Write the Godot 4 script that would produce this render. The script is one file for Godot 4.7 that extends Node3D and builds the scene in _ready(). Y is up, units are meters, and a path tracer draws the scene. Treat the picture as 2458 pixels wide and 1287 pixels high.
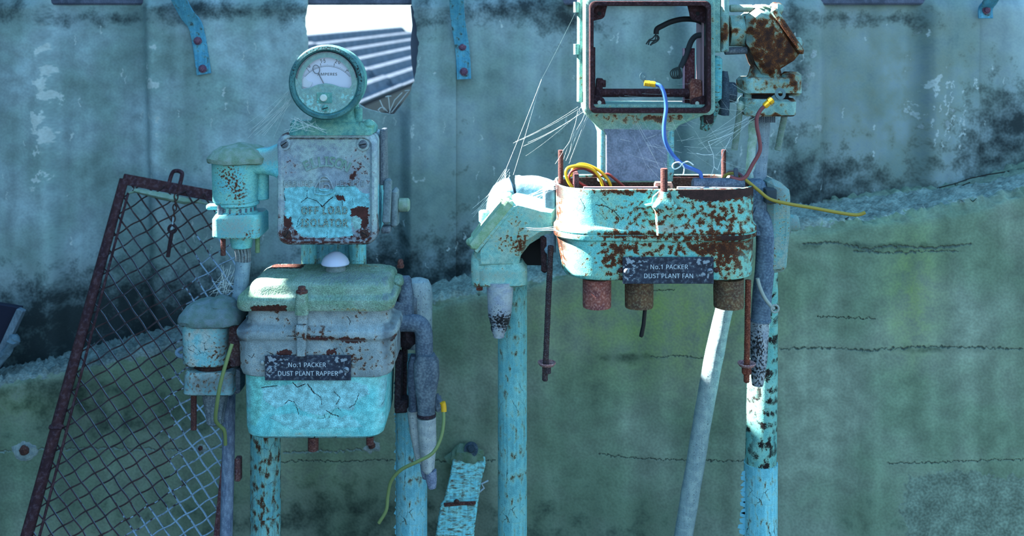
extends Node3D
# Two upright stands of old electrical switchgear in a ruined, mossy plant building.

const S := 0.0008          # metres per photograph pixel on the plane z = 0
const D := 2.0             # camera distance to the plane z = 0
const HY := 70.0           # photograph row of the eye level
const MIDX := 1229.0
const BASE := 0.55         # height of the photograph's lower edge on the plane z = 0

var cur: Node3D            # the thing being built
var cx := 0.0              # photograph pixel at the thing's base
var cy := 0.0
var k := S                 # metres per pixel at the thing's depth
var zoff := 0.0            # how far the thing's own depth zero lies from its front plane
var T := {}                # textures
var M := {}                # materials
var taken := {}

func yy(py: float) -> float:
	return BASE + (1287.0 - py) * S

func spot(px: float, py: float, z: float) -> Vector3:
	# the place in the world that lies at depth z behind a pixel of the photograph
	var f := (D - z) / D
	return Vector3((px - MIDX) * S * f, yy(HY) + (HY - py) * S * f, z)

func V(px: float, py: float, z := 0.0) -> Vector3:
	return Vector3((px - cx) * k, (cy - py) * k, z + zoff)

func Q(px: float, py: float, z: float) -> Vector3:
	# a point of the present thing at depth z of the world
	return spot(px, py, z) - cur.position

func track(a: Array) -> PackedVector3Array:
	# [px, py, world z] points as a smooth path
	var p := PackedVector3Array()
	for q in a:
		p.append(Q(q[0], q[1], q[2]))
	return Geo.smooth_path(p)

func numbered(n: String) -> String:
	if not taken.has(n):
		taken[n] = 0
		return n
	taken[n] += 1
	return "%s_%03d" % [n, taken[n]]

func tag(o: Node, label: String, category: String, group := "") -> void:
	o.set_meta("label", label)
	o.set_meta("category", category)
	if group != "":
		o.set_meta("group", group)

func begin(called: String, label: String, category: String, px: float, py: float, z: float, group := "", depth := 0.0) -> Node3D:
	# z is the depth of the plane the thing is measured on, depth what V adds to its own depths
	var o := Node3D.new()
	o.name = numbered(called)
	add_child(o)
	o.position = spot(px, py, z)
	tag(o, label, category, group)
	cur = o
	cx = px
	cy = py
	k = S * (D - z) / D
	zoff = depth
	return o

func part(called: String, g, m: Material, parent: Node = null, label := "") -> MeshInstance3D:
	var o := MeshInstance3D.new()
	o.name = called
	o.mesh = g.mesh() if g is Geo else g
	o.material_override = m
	(parent if parent else cur).add_child(o, true)
	if label != "":
		o.set_meta("label", label)
	return o

func struct(called: String, g, m: Material, parent: Node = null) -> MeshInstance3D:
	var o := MeshInstance3D.new()
	o.name = called
	o.mesh = g.mesh() if g is Geo else g
	o.material_override = m
	(parent if parent else self).add_child(o, true)
	if parent == null:
		o.set_meta("kind", "structure")
	return o

# ---------------------------------------------------------------- shapes
class Geo:
	var v := PackedVector3Array()
	var t := PackedInt32Array()

	func fix(v0: int, t0: int) -> void:
		# turn the faces added since v0, t0 so that they look outwards
		var c := Vector3.ZERO
		for i in range(v0, v.size()):
			c += v[i]
		c /= maxf(1, v.size() - v0)
		var vol := 0.0
		for i in range(t0, t.size(), 3):
			vol += (v[t[i]] - c).dot((v[t[i + 1]] - c).cross(v[t[i + 2]] - c))
		if vol < 0:
			for i in range(t0, t.size(), 3):
				var q := t[i]
				t[i] = t[i + 1]
				t[i + 1] = q

	func quad(a: int, b: int, c: int, d: int) -> void:
		t.append_array(PackedInt32Array([a, b, c, a, c, d]))

	func loft(rings: Array, cap0 := true, cap1 := true, closed := true) -> Geo:
		var v0 := v.size()
		var t0 := t.size()
		var n: int = rings[0].size()
		for r in rings:
			v.append_array(r)
		for i in rings.size() - 1:
			for j in (n if closed else n - 1):
				var j2 := (j + 1) % n
				quad(v0 + i * n + j, v0 + i * n + j2, v0 + (i + 1) * n + j2, v0 + (i + 1) * n + j)
		for e in 2:
			if (e == 0 and cap0) or (e == 1 and cap1):
				var r: PackedVector3Array = rings[0] if e == 0 else rings[-1]
				var c := Vector3.ZERO
				for p in r:
					c += p
				var s := v.size()
				v.append_array(r)
				v.append(c / n)
				for j in n:
					if e == 0:
						t.append_array(PackedInt32Array([s + n, s + (j + 1) % n, s + j]))
					else:
						t.append_array(PackedInt32Array([s + n, s + j, s + (j + 1) % n]))
		fix(v0, t0)
		return self

	static func rr(c: Vector3, w: float, h: float, r: float, u: Vector3, w2: Vector3, n := 5) -> PackedVector3Array:
		# a rounded rectangle round c in the plane of u and w2
		var out := PackedVector3Array()
		r = minf(r, minf(w, h) * 0.499)
		for q in 4:
			var sx := 1.0 if q == 0 or q == 3 else -1.0
			var sy := 1.0 if q < 2 else -1.0
			for i in n + 1:
				var a := (q + float(i) / n) * PI / 2
				out.append(c + u * (sx * (w / 2 - r) + r * cos(a)) + w2 * (sy * (h / 2 - r) + r * sin(a)))
		return out

	func box(c: Vector3, s: Vector3, b := 0.0012) -> Geo:
		b = minf(b, minf(s.x, minf(s.y, s.z)) * 0.4)
		var rings := []
		for q in [[-s.z / 2, b], [-s.z / 2 + b, 0.0], [s.z / 2 - b, 0.0], [s.z / 2, b]]:
			rings.append(rr(c + Vector3(0, 0, q[0]), s.x - 2 * q[1], s.y - 2 * q[1], b, Vector3.RIGHT, Vector3.UP, 2))
		return loft(rings)

	func bar(a: Vector3, b: Vector3, w: float, h: float, up := Vector3.BACK, r := 0.001) -> Geo:
		# a bar of rectangular section from a to b; h is measured along up
		var d := (b - a).normalized()
		var u := up.cross(d).normalized()
		var w2 := d.cross(u).normalized()
		var e := minf(r, (b - a).length() * 0.3)
		return loft([rr(a, w - 2 * e, h - 2 * e, r, u, w2, 2), rr(a + d * e, w, h, r, u, w2, 2), rr(b - d * e, w, h, r, u, w2, 2), rr(b, w - 2 * e, h - 2 * e, r, u, w2, 2)])

	func stack(c: Vector3, rows: Array, along := Vector3.UP, u := Vector3.RIGHT, w2 := Vector3.BACK, n := 6, caps := true) -> Geo:
		# rows: [distance along, width, depth, corner radius, shift u, shift w2]
		var rings := []
		for q in rows:
			rings.append(rr(c + along * q[0] + u * (q[4] if q.size() > 4 else 0.0) + w2 * (q[5] if q.size() > 5 else 0.0), q[1], q[2], q[3], u, w2, n))
		return loft(rings, caps, caps)

	func lathe(a: Vector3, dir: Vector3, prof: Array, n := 20, c0 := true, c1 := true) -> Geo:
		# prof: [distance along dir, radius]
		var d := dir.normalized()
		var u := d.cross(Vector3.UP if absf(d.y) < 0.9 else Vector3.RIGHT).normalized()
		var w := d.cross(u)
		var rings := []
		for q in prof:
			var r := PackedVector3Array()
			for j in n:
				var an := TAU * j / n
				r.append(a + d * q[0] + (u * cos(an) + w * sin(an)) * q[1])
			rings.append(r)
		return loft(rings, c0, c1)

	func cyl(a: Vector3, b: Vector3, r: float, n := 16, bev := 0.0008) -> Geo:
		var l := (b - a).length()
		var e := minf(bev, minf(r * 0.3, l * 0.3))
		return lathe(a, b - a, [[0, r - e], [e, r], [l - e, r], [l, r - e]], n)

	func hexnut(a: Vector3, b: Vector3, r: float) -> Geo:
		var l := (b - a).length()
		return lathe(a, b - a, [[0, r * 0.88], [l * 0.12, r], [l * 0.88, r], [l, r * 0.88]], 6)

	func threaded(a: Vector3, b: Vector3, r: float, pitch := 0.0016) -> Geo:
		var l := (b - a).length()
		var n := clampi(int(l / pitch), 3, 70)
		var prof := []
		for i in n:
			prof.append([l * i / n, r * 0.9])
			prof.append([l * (i + 0.5) / n, r])
		prof.append([l, r * 0.8])
		return lathe(a, b - a, prof, 10)

	static func smooth_path(p: PackedVector3Array, per := 6) -> PackedVector3Array:
		var out := PackedVector3Array()
		for i in p.size() - 1:
			var p0 := p[maxi(i - 1, 0)]
			var p3 := p[mini(i + 2, p.size() - 1)]
			for j in per:
				out.append(p[i].cubic_interpolate(p[i + 1], p0, p3, float(j) / per))
		out.append(p[-1])
		return out

	func tube(p: PackedVector3Array, rad, n := 10, caps := true) -> Geo:
		var rings := []
		var d := (p[1] - p[0]).normalized()
		var u := d.cross(Vector3.UP if absf(d.y) < 0.9 else Vector3.RIGHT).normalized()
		for i in p.size():
			var d2 := (p[mini(i + 1, p.size() - 1)] - p[maxi(i - 1, 0)]).normalized()
			u = (u - d2 * u.dot(d2)).normalized()
			var w := d2.cross(u)
			var r: float = rad if not rad is Array else rad[i] if i < rad.size() else rad[-1]
			var ring := PackedVector3Array()
			for j in n:
				var an := TAU * j / n
				ring.append(p[i] + (u * cos(an) + w * sin(an)) * r)
			rings.append(ring)
		return loft(rings, caps, caps)

	func extrude(poly: PackedVector2Array, o: Vector3, z0: float, z1: float, b := 0.0015, ux := Vector3.RIGHT, uy := Vector3.UP) -> Geo:
		# a flat shape with bevelled front and back edges, standing along ux x uy
		if Geometry2D.is_polygon_clockwise(poly):
			poly = poly.duplicate()
			poly.reverse()
		var n := poly.size()
		var inner := PackedVector2Array()
		for i in n:
			var e1 := (poly[i] - poly[(i + n - 1) % n]).normalized()
			var e2 := (poly[(i + 1) % n] - poly[i]).normalized()
			var m := (e1 + e2).normalized()
			var nn := Vector2(-m.y, m.x)
			inner.append(poly[i] + nn * b / maxf(0.5, nn.dot(Vector2(-e1.y, e1.x))))
		var uz := ux.cross(uy)
		var v0 := v.size()
		var t0 := t.size()
		for q in [[inner, z0], [poly, z0 + b], [poly, z1 - b], [inner, z1]]:
			for p in q[0]:
				v.append(o + ux * p.x + uy * p.y + uz * q[1])
		for i in 3:
			for j in n:
				quad(v0 + i * n + j, v0 + i * n + (j + 1) % n, v0 + (i + 1) * n + (j + 1) % n, v0 + (i + 1) * n + j)
		var tri := Geometry2D.triangulate_polygon(inner)
		for i in range(0, tri.size(), 3):
			t.append_array(PackedInt32Array([v0 + tri[i], v0 + tri[i + 2], v0 + tri[i + 1]]))
			t.append_array(PackedInt32Array([v0 + 3 * n + tri[i], v0 + 3 * n + tri[i + 1], v0 + 3 * n + tri[i + 2]]))
		# caps may come clockwise from the triangulation: set each one by its own direction
		for i in range(t0 + n * 18, t.size(), 3):
			var nrm := (v[t[i + 1]] - v[t[i]]).cross(v[t[i + 2]] - v[t[i]])
			var front := t[i] >= v0 + 3 * n
			if (nrm.dot(uz) > 0) != front:
				var q := t[i]
				t[i] = t[i + 1]
				t[i + 1] = q
		return self

	func ball(c: Vector3, r: Vector3, n := 16, rows := 8, lump := 0.0, sd := 1) -> Geo:
		var nz := FastNoiseLite.new()
		nz.seed = sd
		nz.frequency = 1.0
		var rings := []
		for i in rows + 1:
			var a := -PI / 2 + PI * clampf(float(i) / rows, 0.02, 0.98)
			var ring := PackedVector3Array()
			for j in n:
				var b := TAU * j / n
				var q := Vector3(cos(a) * cos(b), sin(a), cos(a) * sin(b))
				ring.append(c + q * r * (1.0 + lump * nz.get_noise_3dv(q * 1.6)))
			rings.append(ring)
		return loft(rings)

	func rough(amount: float, freq: float, sd := 3) -> Geo:
		# an uneven cast surface: push every corner a little
		var nz := FastNoiseLite.new()
		nz.seed = sd
		nz.frequency = freq
		for i in v.size():
			var p := v[i]
			v[i] = p + Vector3(nz.get_noise_3dv(p), nz.get_noise_3dv(p + Vector3(7, 3, 1)), nz.get_noise_3dv(p + Vector3(2, 9, 5))) * amount
		return self

	func mesh(angle := 42.0) -> ArrayMesh:
		# normals smoothed where faces meet at less than the angle
		var ids := PackedInt32Array()
		ids.resize(v.size())
		var seen := {}
		for i in v.size():
			var key := Vector3i((v[i] * 50000.0).round())
			if not seen.has(key):
				seen[key] = seen.size()
			ids[i] = seen[key]
		var nf := t.size() / 3
		var fn := PackedVector3Array()
		fn.resize(nf)
		var start := PackedInt32Array()
		start.resize(seen.size() + 1)
		for i in t.size():
			start[ids[t[i]] + 1] += 1
		for i in seen.size():
			start[i + 1] += start[i]
		var fill := start.duplicate()
		var lists := PackedInt32Array()
		lists.resize(t.size())
		for f in nf:
			fn[f] = (v[t[f * 3 + 1]] - v[t[f * 3]]).cross(v[t[f * 3 + 2]] - v[t[f * 3]])
			for j in 3:
				var id := ids[t[f * 3 + j]]
				lists[fill[id]] = f
				fill[id] += 1
		var unit := PackedVector3Array()
		unit.resize(nf)
		for f in nf:
			unit[f] = fn[f].normalized()
		var co := cos(deg_to_rad(angle))
		var pv := PackedVector3Array()
		var pn := PackedVector3Array()
		pv.resize(nf * 3)
		pn.resize(nf * 3)
		for f in nf:
			var u := unit[f]
			for j in 3:
				var at := t[f * 3 + j]
				var id := ids[at]
				var s := Vector3.ZERO
				for q in range(start[id], start[id + 1]):
					var g := lists[q]
					if unit[g].dot(u) > co:
						s += fn[g]
				var w := f * 3 + (2 - j)
				pv[w] = v[at]
				pn[w] = s.normalized() if s.length_squared() > 0 else u
		var arr := []
		arr.resize(Mesh.ARRAY_MAX)
		arr[Mesh.ARRAY_VERTEX] = pv
		arr[Mesh.ARRAY_NORMAL] = pn
		var m := ArrayMesh.new()
		m.add_surface_from_arrays(Mesh.PRIMITIVE_TRIANGLES, arr)
		return m

func path(a: Array) -> PackedVector3Array:
	# [px, py, z] points of the present thing as a smooth path
	var p := PackedVector3Array()
	for q in a:
		p.append(V(q[0], q[1], q[2] if q.size() > 2 else 0.0))
	return Geo.smooth_path(p)

func rx(x0: float, y0: float, x1: float, y1: float, z0: float, z1: float, b := 0.0015) -> Geo:
	# a box between two pixels of the present thing
	return Geo.new().box(V((x0 + x1) / 2, (y0 + y1) / 2, (z0 + z1) / 2), Vector3(absf(x1 - x0) * k, absf(y1 - y0) * k, absf(z1 - z0)), b)

func poly(a: Array) -> PackedVector2Array:
	var p := PackedVector2Array()
	for i in range(0, a.size(), 2):
		p.append(Vector2((a[i] - cx) * k, (cy - a[i + 1]) * k))
	return p

func letters(text: String, size: float, depth: float, bold := true, serif := false) -> TextMesh:
	var f := SystemFont.new()
	f.font_names = PackedStringArray(["Droid Serif" if serif else "Droid Sans"])
	f.font_weight = 700 if bold else 400
	var m := TextMesh.new()
	m.font = f
	m.text = text
	m.font_size = 64
	m.pixel_size = size / 64.0
	m.depth = depth
	m.curve_step = 2.0
	return m

func write(text: String, px: float, py: float, z: float, cap_px: float, depth: float, m: Material, parent: Node = null, wide := 1.0, turn := 0.0, bold := true) -> void:
	# raised or printed lettering; cap_px is the height of its capitals
	var o := part("lettering", letters(text, cap_px * k / 0.714, depth, bold), m, parent)
	o.position = V(px, py, z)
	o.rotation.z = turn
	o.scale.x = wide

# ---------------------------------------------------------------- textures and materials
func noise(sd: int, f: float, oct := 4, kind := FastNoiseLite.TYPE_SIMPLEX_SMOOTH) -> FastNoiseLite:
	var n := FastNoiseLite.new()
	n.seed = sd
	n.frequency = f
	n.noise_type = kind
	n.fractal_octaves = oct
	return n

func field(blobs: Array, box: Array, w: int, h: int) -> PackedByteArray:
	# soft spots [x, y, rx, ry, amount] given in the pixels of box, as one grey picture
	var n := 64
	var im := Image.create(n, n, false, Image.FORMAT_RF)
	var a := PackedFloat32Array()
	a.resize(n * n)
	for b in blobs:
		var bu: float = float(b[0] - box[0]) / float(box[2] - box[0])
		var bv: float = float(b[1] - box[1]) / float(box[3] - box[1])
		var ru: float = float(b[2]) / float(box[2] - box[0])
		var rv: float = float(b[3]) / float(box[3] - box[1])
		for j in n:
			var dv := ((j + 0.5) / n - bv) / rv
			if absf(dv) > 2.2:
				continue
			for i in n:
				var du := ((i + 0.5) / n - bu) / ru
				a[j * n + i] += b[4] * exp(-(du * du + dv * dv))
	var by := PackedByteArray()
	by.resize(n * n)
	for i in n * n:
		by[i] = clampi(int(128 + a[i] * 100), 0, 255)
	im = Image.create_from_data(n, n, false, Image.FORMAT_L8, by)
	im.resize(w, h, Image.INTERPOLATE_CUBIC)
	return im.get_data()

func coat(job: Dictionary) -> void:
	# old paint: two tones, dust, a paler undercoat where the top coat has gone, cracks, rust with an orange halo
	var w: int = job.w
	var h: int = job.h
	var sd: int = job.seed
	var box: Array = job.box
	var asp := float(w) / h
	var big := noise(sd, job.get("big", 3.0) / w, 3).get_image(w, h).get_data()
	var mid := noise(sd + 1, job.get("mid", 14.0) / w, 5).get_image(w, h).get_data()
	var fine := noise(sd + 2, job.get("fine", 90.0) / w, 3).get_image(w, h).get_data()
	var cn := noise(sd + 3, job.get("cells", 9.0) / w, 1, FastNoiseLite.TYPE_CELLULAR)
	cn.fractal_type = FastNoiseLite.FRACTAL_NONE
	cn.cellular_return_type = FastNoiseLite.RETURN_DISTANCE2_SUB
	cn.cellular_jitter = 1.0
	cn.domain_warp_enabled = true
	cn.domain_warp_amplitude = 14.0
	cn.domain_warp_frequency = 25.0 / w
	var cell := cn.get_image(w, h, false, false, false).get_data()
	var fr := field(job.get("rust", []), box, w, h)
	var fd := field(job.get("dust", []), box, w, h)
	var fp := field(job.get("peel_or_lit", []), box, w, h)
	var fc := field(job.get("crack", []), box, w, h)
	var ft := field(job.get("tint", []), box, w, h)
	var ct: Color = job.get("tintc", Color(0.40, 0.50, 0.24))
	var grain: float = job.get("grain", 0.42)
	var weave: float = job.get("weave", 0.0)
	var rb: float = job.get("rust_bias", 0.0)
	var db: float = job.get("dust_bias", 0.0)
	var pb: float = job.get("peel_bias", 0.0)
	var cb: float = job.get("crack_bias", 0.0)
	var ca: Color = job.a
	var cbb: Color = job.b
	var cd: Color = job.get("dustc", Color(0.5, 0.55, 0.56))
	var cp: Color = job.get("peelc", Color(0.62, 0.66, 0.66))
	var r1: Color = job.get("r1", Color(0.33, 0.17, 0.12))
	var r2: Color = job.get("r2", Color(0.17, 0.09, 0.08))
	var halo: Color = job.get("halo", Color(0.62, 0.42, 0.22))
	var vs: float = job.get("streak", 0.0)
	var vst := noise(sd + 5, 1.0 / w, 3)
	var str_img := PackedByteArray()
	if vs > 0:
		var im := noise(sd + 5, 40.0 / w, 3).get_image(w, maxi(8, h / 30))
		im.resize(w, h, Image.INTERPOLATE_CUBIC)
		str_img = im.get_data()
	var out := PackedByteArray()
	out.resize(w * h * 3)
	var hg := PackedByteArray()
	hg.resize(w * h)
	for i in w * h:
		var n1 := big[i] / 255.0
		var n2 := mid[i] / 255.0
		var n3 := fine[i] / 255.0
		var t := clampf((n1 - 0.5) * 2.2 + 0.5 + (n2 - 0.5) * 0.6, 0, 1)
		var r := ca.r + (cbb.r - ca.r) * t
		var g := ca.g + (cbb.g - ca.g) * t
		var b := ca.b + (cbb.b - ca.b) * t
		var hh := 0.62 + 0.10 * (n2 - 0.5)
		if vs > 0:
			var s := 1.0 + vs * (str_img[i] / 255.0 - 0.5)
			r *= s
			g *= s
			b *= s
		var mo := 1.0 + (n2 - 0.5) * 0.28
		r *= mo
		g *= mo
		b *= mo
		if ft[i] > 130:
			var q := clampf((ft[i] - 128) / 100.0 * (0.55 + (n2 - 0.5) * 1.2 + (n3 - 0.5) * 0.6), 0, 0.9)
			r += (ct.r - r) * q
			g += (ct.g - g) * q
			b += (ct.b - b) * q
		# top coat gone; on the sheet also pale strips in place of light
		var pv := (fp[i] - 128) / 100.0 + pb + (n2 - 0.5) * 1.1 + (n3 - 0.5) * 0.15
		if pv > 0.5:
			var q := clampf((pv - 0.5) * 25.0, 0, 1)
			r += (cp.r - r) * q
			g += (cp.g - g) * q
			b += (cp.b - b) * q
			hh -= 0.12 * q
		# cracks
		var cv := (fc[i] - 128) / 100.0 + cb + (n1 - 0.5) * 0.8
		if cv > 0.0:
			var e := cell[i] / 255.0 * 2.0 - 1.0
			e = absf(e + 1.0) if e < 0 else e
			var lim := 0.055 * minf(cv, 1.0)
			if e < lim:
				var q := clampf((lim - e) / lim * 1.6, 0, 1) * 0.75
				r *= 1.0 - q
				g *= 1.0 - q * 1.02
				b *= 1.0 - q * 1.02
				hh -= 0.3 * q
			elif e < lim * 2.0 and cv > 0.4:
				hh += 0.08
		# dust and moss, and light or shade painted in along with them
		var dv := clampf(((fd[i] - 128) / 100.0 + db + (n2 - 0.5) * 0.7 + (n3 - 0.5) * 0.35) * 1.6, 0, 0.92)
		r += (cd.r - r) * dv
		g += (cd.g - g) * dv
		b += (cd.b - b) * dv
		hh += dv * 0.1 * n3
		# rust
		var rv := (fr[i] - 128) / 100.0 + rb + (n2 - 0.5) * 1.8 + (n3 - 0.5) * 0.8
		if rv > 0.5:
			var q := clampf((rv - 0.5) * 14.0, 0, 1)
			var m := clampf(n3 * 1.5 - 0.3 + (rv - 0.75) * 0.9, 0, 1)
			r += (r1.r + (r2.r - r1.r) * m - r) * q
			g += (r1.g + (r2.g - r1.g) * m - g) * q
			b += (r1.b + (r2.b - r1.b) * m - b) * q
			hh -= q * (0.22 - 0.3 * n3 * 0.5)
		elif rv > 0.12:
			var q := (rv - 0.12) / 0.38 * 0.55
			r += (halo.r - r) * q
			g += (halo.g - g) * q
			b += (halo.b - b) * q
		var sp := 1.0 + grain * (n3 - 0.5)
		out[i * 3] = clampi(int(r * sp * 255), 0, 255)
		out[i * 3 + 1] = clampi(int(g * sp * 255), 0, 255)
		out[i * 3 + 2] = clampi(int(b * sp * 255), 0, 255)
		if weave > 0:
			hh += weave * (sin((i % w) * 1.3 + float(i / w) * 1.0) + 0.5 * sin((i % w) * 0.9 - float(i / w) * 1.4))
		hg[i] = clampi(int((hh + (n3 - 0.5) * 0.12) * 255), 0, 255)
	# patches of a given colour [colour, height, x, y, x, y ...] and drawn cracks [colour, width, x, y, x, y ...], both with ragged edges
	var wn := noise(sd + 7, 0.06, 3)
	var kx := w / float(box[2] - box[0])
	var ky := h / float(box[3] - box[1])
	for pt in job.get("patches", []):
		var pg := PackedVector2Array()
		for i in range(2, pt.size(), 2):
			pg.append(Vector2((pt[i] - box[0]) * kx, (pt[i + 1] - box[1]) * ky))
		var lo := pg[0]
		var hi := pg[0]
		for p in pg:
			lo = lo.min(p)
			hi = hi.max(p)
		var col: Color = pt[0]
		for j in range(maxi(0, int(lo.y) - 6), mini(h, int(hi.y) + 6)):
			for i in range(maxi(0, int(lo.x) - 6), mini(w, int(hi.x) + 6)):
				var p := Vector2(i + wn.get_noise_2d(i, j) * 11.0, j + wn.get_noise_2d(i + 500, j) * 11.0)
				if Geometry2D.is_point_in_polygon(p, pg):
					var at := j * w + i
					var q := 0.56 + 0.42 * mid[at] / 255.0 + 0.46 * (fine[at] / 255.0)
					out[at * 3] = clampi(int(col.r * q * 255), 0, 255)
					out[at * 3 + 1] = clampi(int(col.g * q * 255), 0, 255)
					out[at * 3 + 2] = clampi(int(col.b * q * 255), 0, 255)
					hg[at] = clampi(int(pt[1] * 255 + (fine[at] - 128) * 0.2), 0, 255)
	for sk in job.get("cracks", []):
		var col: Color = sk[0]
		var n: int = (sk.size() - 2) / 2
		for e in n - 1:
			var a := Vector2((sk[2 + e * 2] - box[0]) * kx, (sk[3 + e * 2] - box[1]) * ky)
			var b := Vector2((sk[4 + e * 2] - box[0]) * kx, (sk[5 + e * 2] - box[1]) * ky)
			var len := a.distance_to(b)
			for q in int(len * 1.5) + 1:
				var p := a.lerp(b, q / maxf(1.0, len * 1.5))
				p += Vector2(wn.get_noise_2d(p.x * 2.0, p.y * 2.0), wn.get_noise_2d(p.x * 2.0 + 300, p.y * 2.0)) * 3.5
				var r: float = sk[1] * (0.55 + 0.9 * absf(wn.get_noise_2d(p.x * 1.3, p.y * 1.3 + 90)))
				for dj in range(-int(r), int(r) + 1):
					for di in range(-int(r), int(r) + 1):
						var x := int(p.x) + di
						var y := int(p.y) + dj
						if x >= 0 and y >= 0 and x < w and y < h and di * di + dj * dj <= r * r:
							var at := y * w + x
							out[at * 3] = int(col.r * 255)
							out[at * 3 + 1] = int(col.g * 255)
							out[at * 3 + 2] = int(col.b * 255)
							hg[at] = int(hg[at] * 0.45)
	job.alb = Image.create_from_data(w, h, false, Image.FORMAT_RGB8, out)
	job.hgt = Image.create_from_data(w, h, false, Image.FORMAT_L8, hg)

var jobs: Array = []

func one_job(i: int) -> void:
	coat(jobs[i])

func make_textures() -> void:
	var id := WorkerThreadPool.add_group_task(one_job, jobs.size())
	WorkerThreadPool.wait_for_group_task_completion(id)
	for j in jobs:
		T[j.name] = [ImageTexture.create_from_image(j.alb), ImageTexture.create_from_image(j.hgt)]

func skin(tex: String, relief := 0.12, rough := 0.85, tint := Color.WHITE) -> StandardMaterial3D:
	# a material from one of the textures, by the mesh's own UVs
	var m := StandardMaterial3D.new()
	m.albedo_texture = T[tex][0]
	m.albedo_color = tint
	m.roughness = rough
	m.metallic_specular = 0.35
	if relief > 0:
		m.heightmap_enabled = true
		m.heightmap_texture = T[tex][1]
		m.heightmap_scale = relief
	return m

func clad(tex: String, x0: float, y0: float, x1: float, y1: float, relief := 0.12, rough := 0.8, tint := Color.WHITE) -> StandardMaterial3D:
	# the texture laid once over the present thing between two pixels, and round its sides, in the thing's own axes
	var m := skin(tex, relief, rough, tint)
	m.uv1_triplanar = true
	m.uv1_triplanar_sharpness = 4.0
	var w := (x1 - x0) * k
	var h := (y1 - y0) * k
	m.uv1_scale = Vector3(1 / w, 1 / h, 1 / maxf(w, h))
	m.uv1_offset = Vector3((cx - x0) * k / w, 1.0 - (cy - y0) * k / h, 0.37)
	return m

func around(tex: String, metres: float, relief := 0.1, rough := 0.85, tint := Color.WHITE, stretch := 1.0) -> StandardMaterial3D:
	# the texture repeated every so many metres, in the thing's own axes
	var m := skin(tex, relief, rough, tint)
	m.uv1_triplanar = true
	m.uv1_triplanar_sharpness = 4.0
	m.uv1_scale = Vector3(1 / metres, 1 / (metres * stretch), 1 / metres)
	m.uv1_offset = Vector3(0.31, 0.17, 0.53)
	return m

func flat(c: Color, rough := 0.7, metal := 0.0) -> StandardMaterial3D:
	var m := StandardMaterial3D.new()
	m.albedo_color = c
	m.roughness = rough
	m.metallic = metal
	m.metallic_specular = 0.4
	return m

# ---------------------------------------------------------------- the place
func sheet_surface(nx: PackedFloat32Array, ny: PackedFloat32Array, f: Callable, box: Array, hole := PackedVector2Array(), thick := 0.009, back := true) -> ArrayMesh:
	# a grid over photograph columns nx and rows ny; f gives the place, hole is left out with a broken edge
	var w := nx.size()
	var h := ny.size()
	var px := PackedVector2Array()
	px.resize(w * h)
	var inside := PackedByteArray()
	inside.resize(w * h)
	for j in h:
		for i in w:
			var q := Vector2(nx[i], ny[j])
			if hole.size() and Geometry2D.is_point_in_polygon(q, hole):
				inside[j * w + i] = 1
				var best := INF
				var at := q
				for e in hole.size():
					var c := Geometry2D.get_closest_point_to_segment(q, hole[e], hole[(e + 1) % hole.size()])
					if c.distance_squared_to(q) < best:
						best = c.distance_squared_to(q)
						at = c
				q = at
			px[j * w + i] = q
	var pos := PackedVector3Array()
	var uv := PackedVector2Array()
	for q in px:
		pos.append(f.call(q.x, q.y))
		uv.append(Vector2((q.x - box[0]) / (box[2] - box[0]), (q.y - box[1]) / (box[3] - box[1])))
	var tri := PackedInt32Array()
	var edge := {}
	for j in h - 1:
		for i in w - 1:
			var a := j * w + i
			var q := [a, a + 1, a + w + 1, a + w]
			if inside[q[0]] + inside[q[1]] + inside[q[2]] + inside[q[3]] >= 3:
				continue
			tri.append_array(PackedInt32Array([q[0], q[1], q[2], q[0], q[2], q[3]]))
			for e in 4:
				var u: int = q[e]
				var v: int = q[(e + 1) % 4]
				if edge.has(v * 1000000 + u):
					edge.erase(v * 1000000 + u)
				else:
					edge[u * 1000000 + v] = true
	var arr := []
	arr.resize(Mesh.ARRAY_MAX)
	arr[Mesh.ARRAY_VERTEX] = pos
	arr[Mesh.ARRAY_TEX_UV] = uv
	arr[Mesh.ARRAY_INDEX] = tri
	var st := SurfaceTool.new()
	st.create_from_arrays(arr)
	st.generate_normals()
	var front := st.commit_to_arrays()
	var m := ArrayMesh.new()
	m.add_surface_from_arrays(Mesh.PRIMITIVE_TRIANGLES, front)
	if back:
		# the back and the broken rim as a second surface
		var p2 := PackedVector3Array()
		var t2 := PackedInt32Array()
		var u2 := PackedVector2Array()
		p2.append_array(pos)
		u2.append_array(uv)
		u2.append_array(uv)
		for p in pos:
			p2.append(p + Vector3(0, 0, -thick))
		var n := pos.size()
		for i in range(0, tri.size(), 3):
			t2.append_array(PackedInt32Array([n + tri[i], n + tri[i + 2], n + tri[i + 1]]))
		for e in edge:
			var u: int = e / 1000000
			var v: int = e % 1000000
			t2.append_array(PackedInt32Array([v, u, n + u, v, n + u, n + v]))
		var a2 := []
		a2.resize(Mesh.ARRAY_MAX)
		a2[Mesh.ARRAY_VERTEX] = p2
		a2[Mesh.ARRAY_TEX_UV] = u2
		a2[Mesh.ARRAY_INDEX] = t2
		var s2 := SurfaceTool.new()
		s2.create_from_arrays(a2)
		s2.deindex()
		s2.generate_normals()
		m.add_surface_from_arrays(Mesh.PRIMITIVE_TRIANGLES, s2.commit_to_arrays())
	return m

func steps(a: float, b: float, d: float) -> PackedFloat32Array:
	var out := PackedFloat32Array()
	var n := maxi(1, int(round((b - a) / d)))
	for i in n + 1:
		out.append(a + (b - a) * i / n)
	return out

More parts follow.
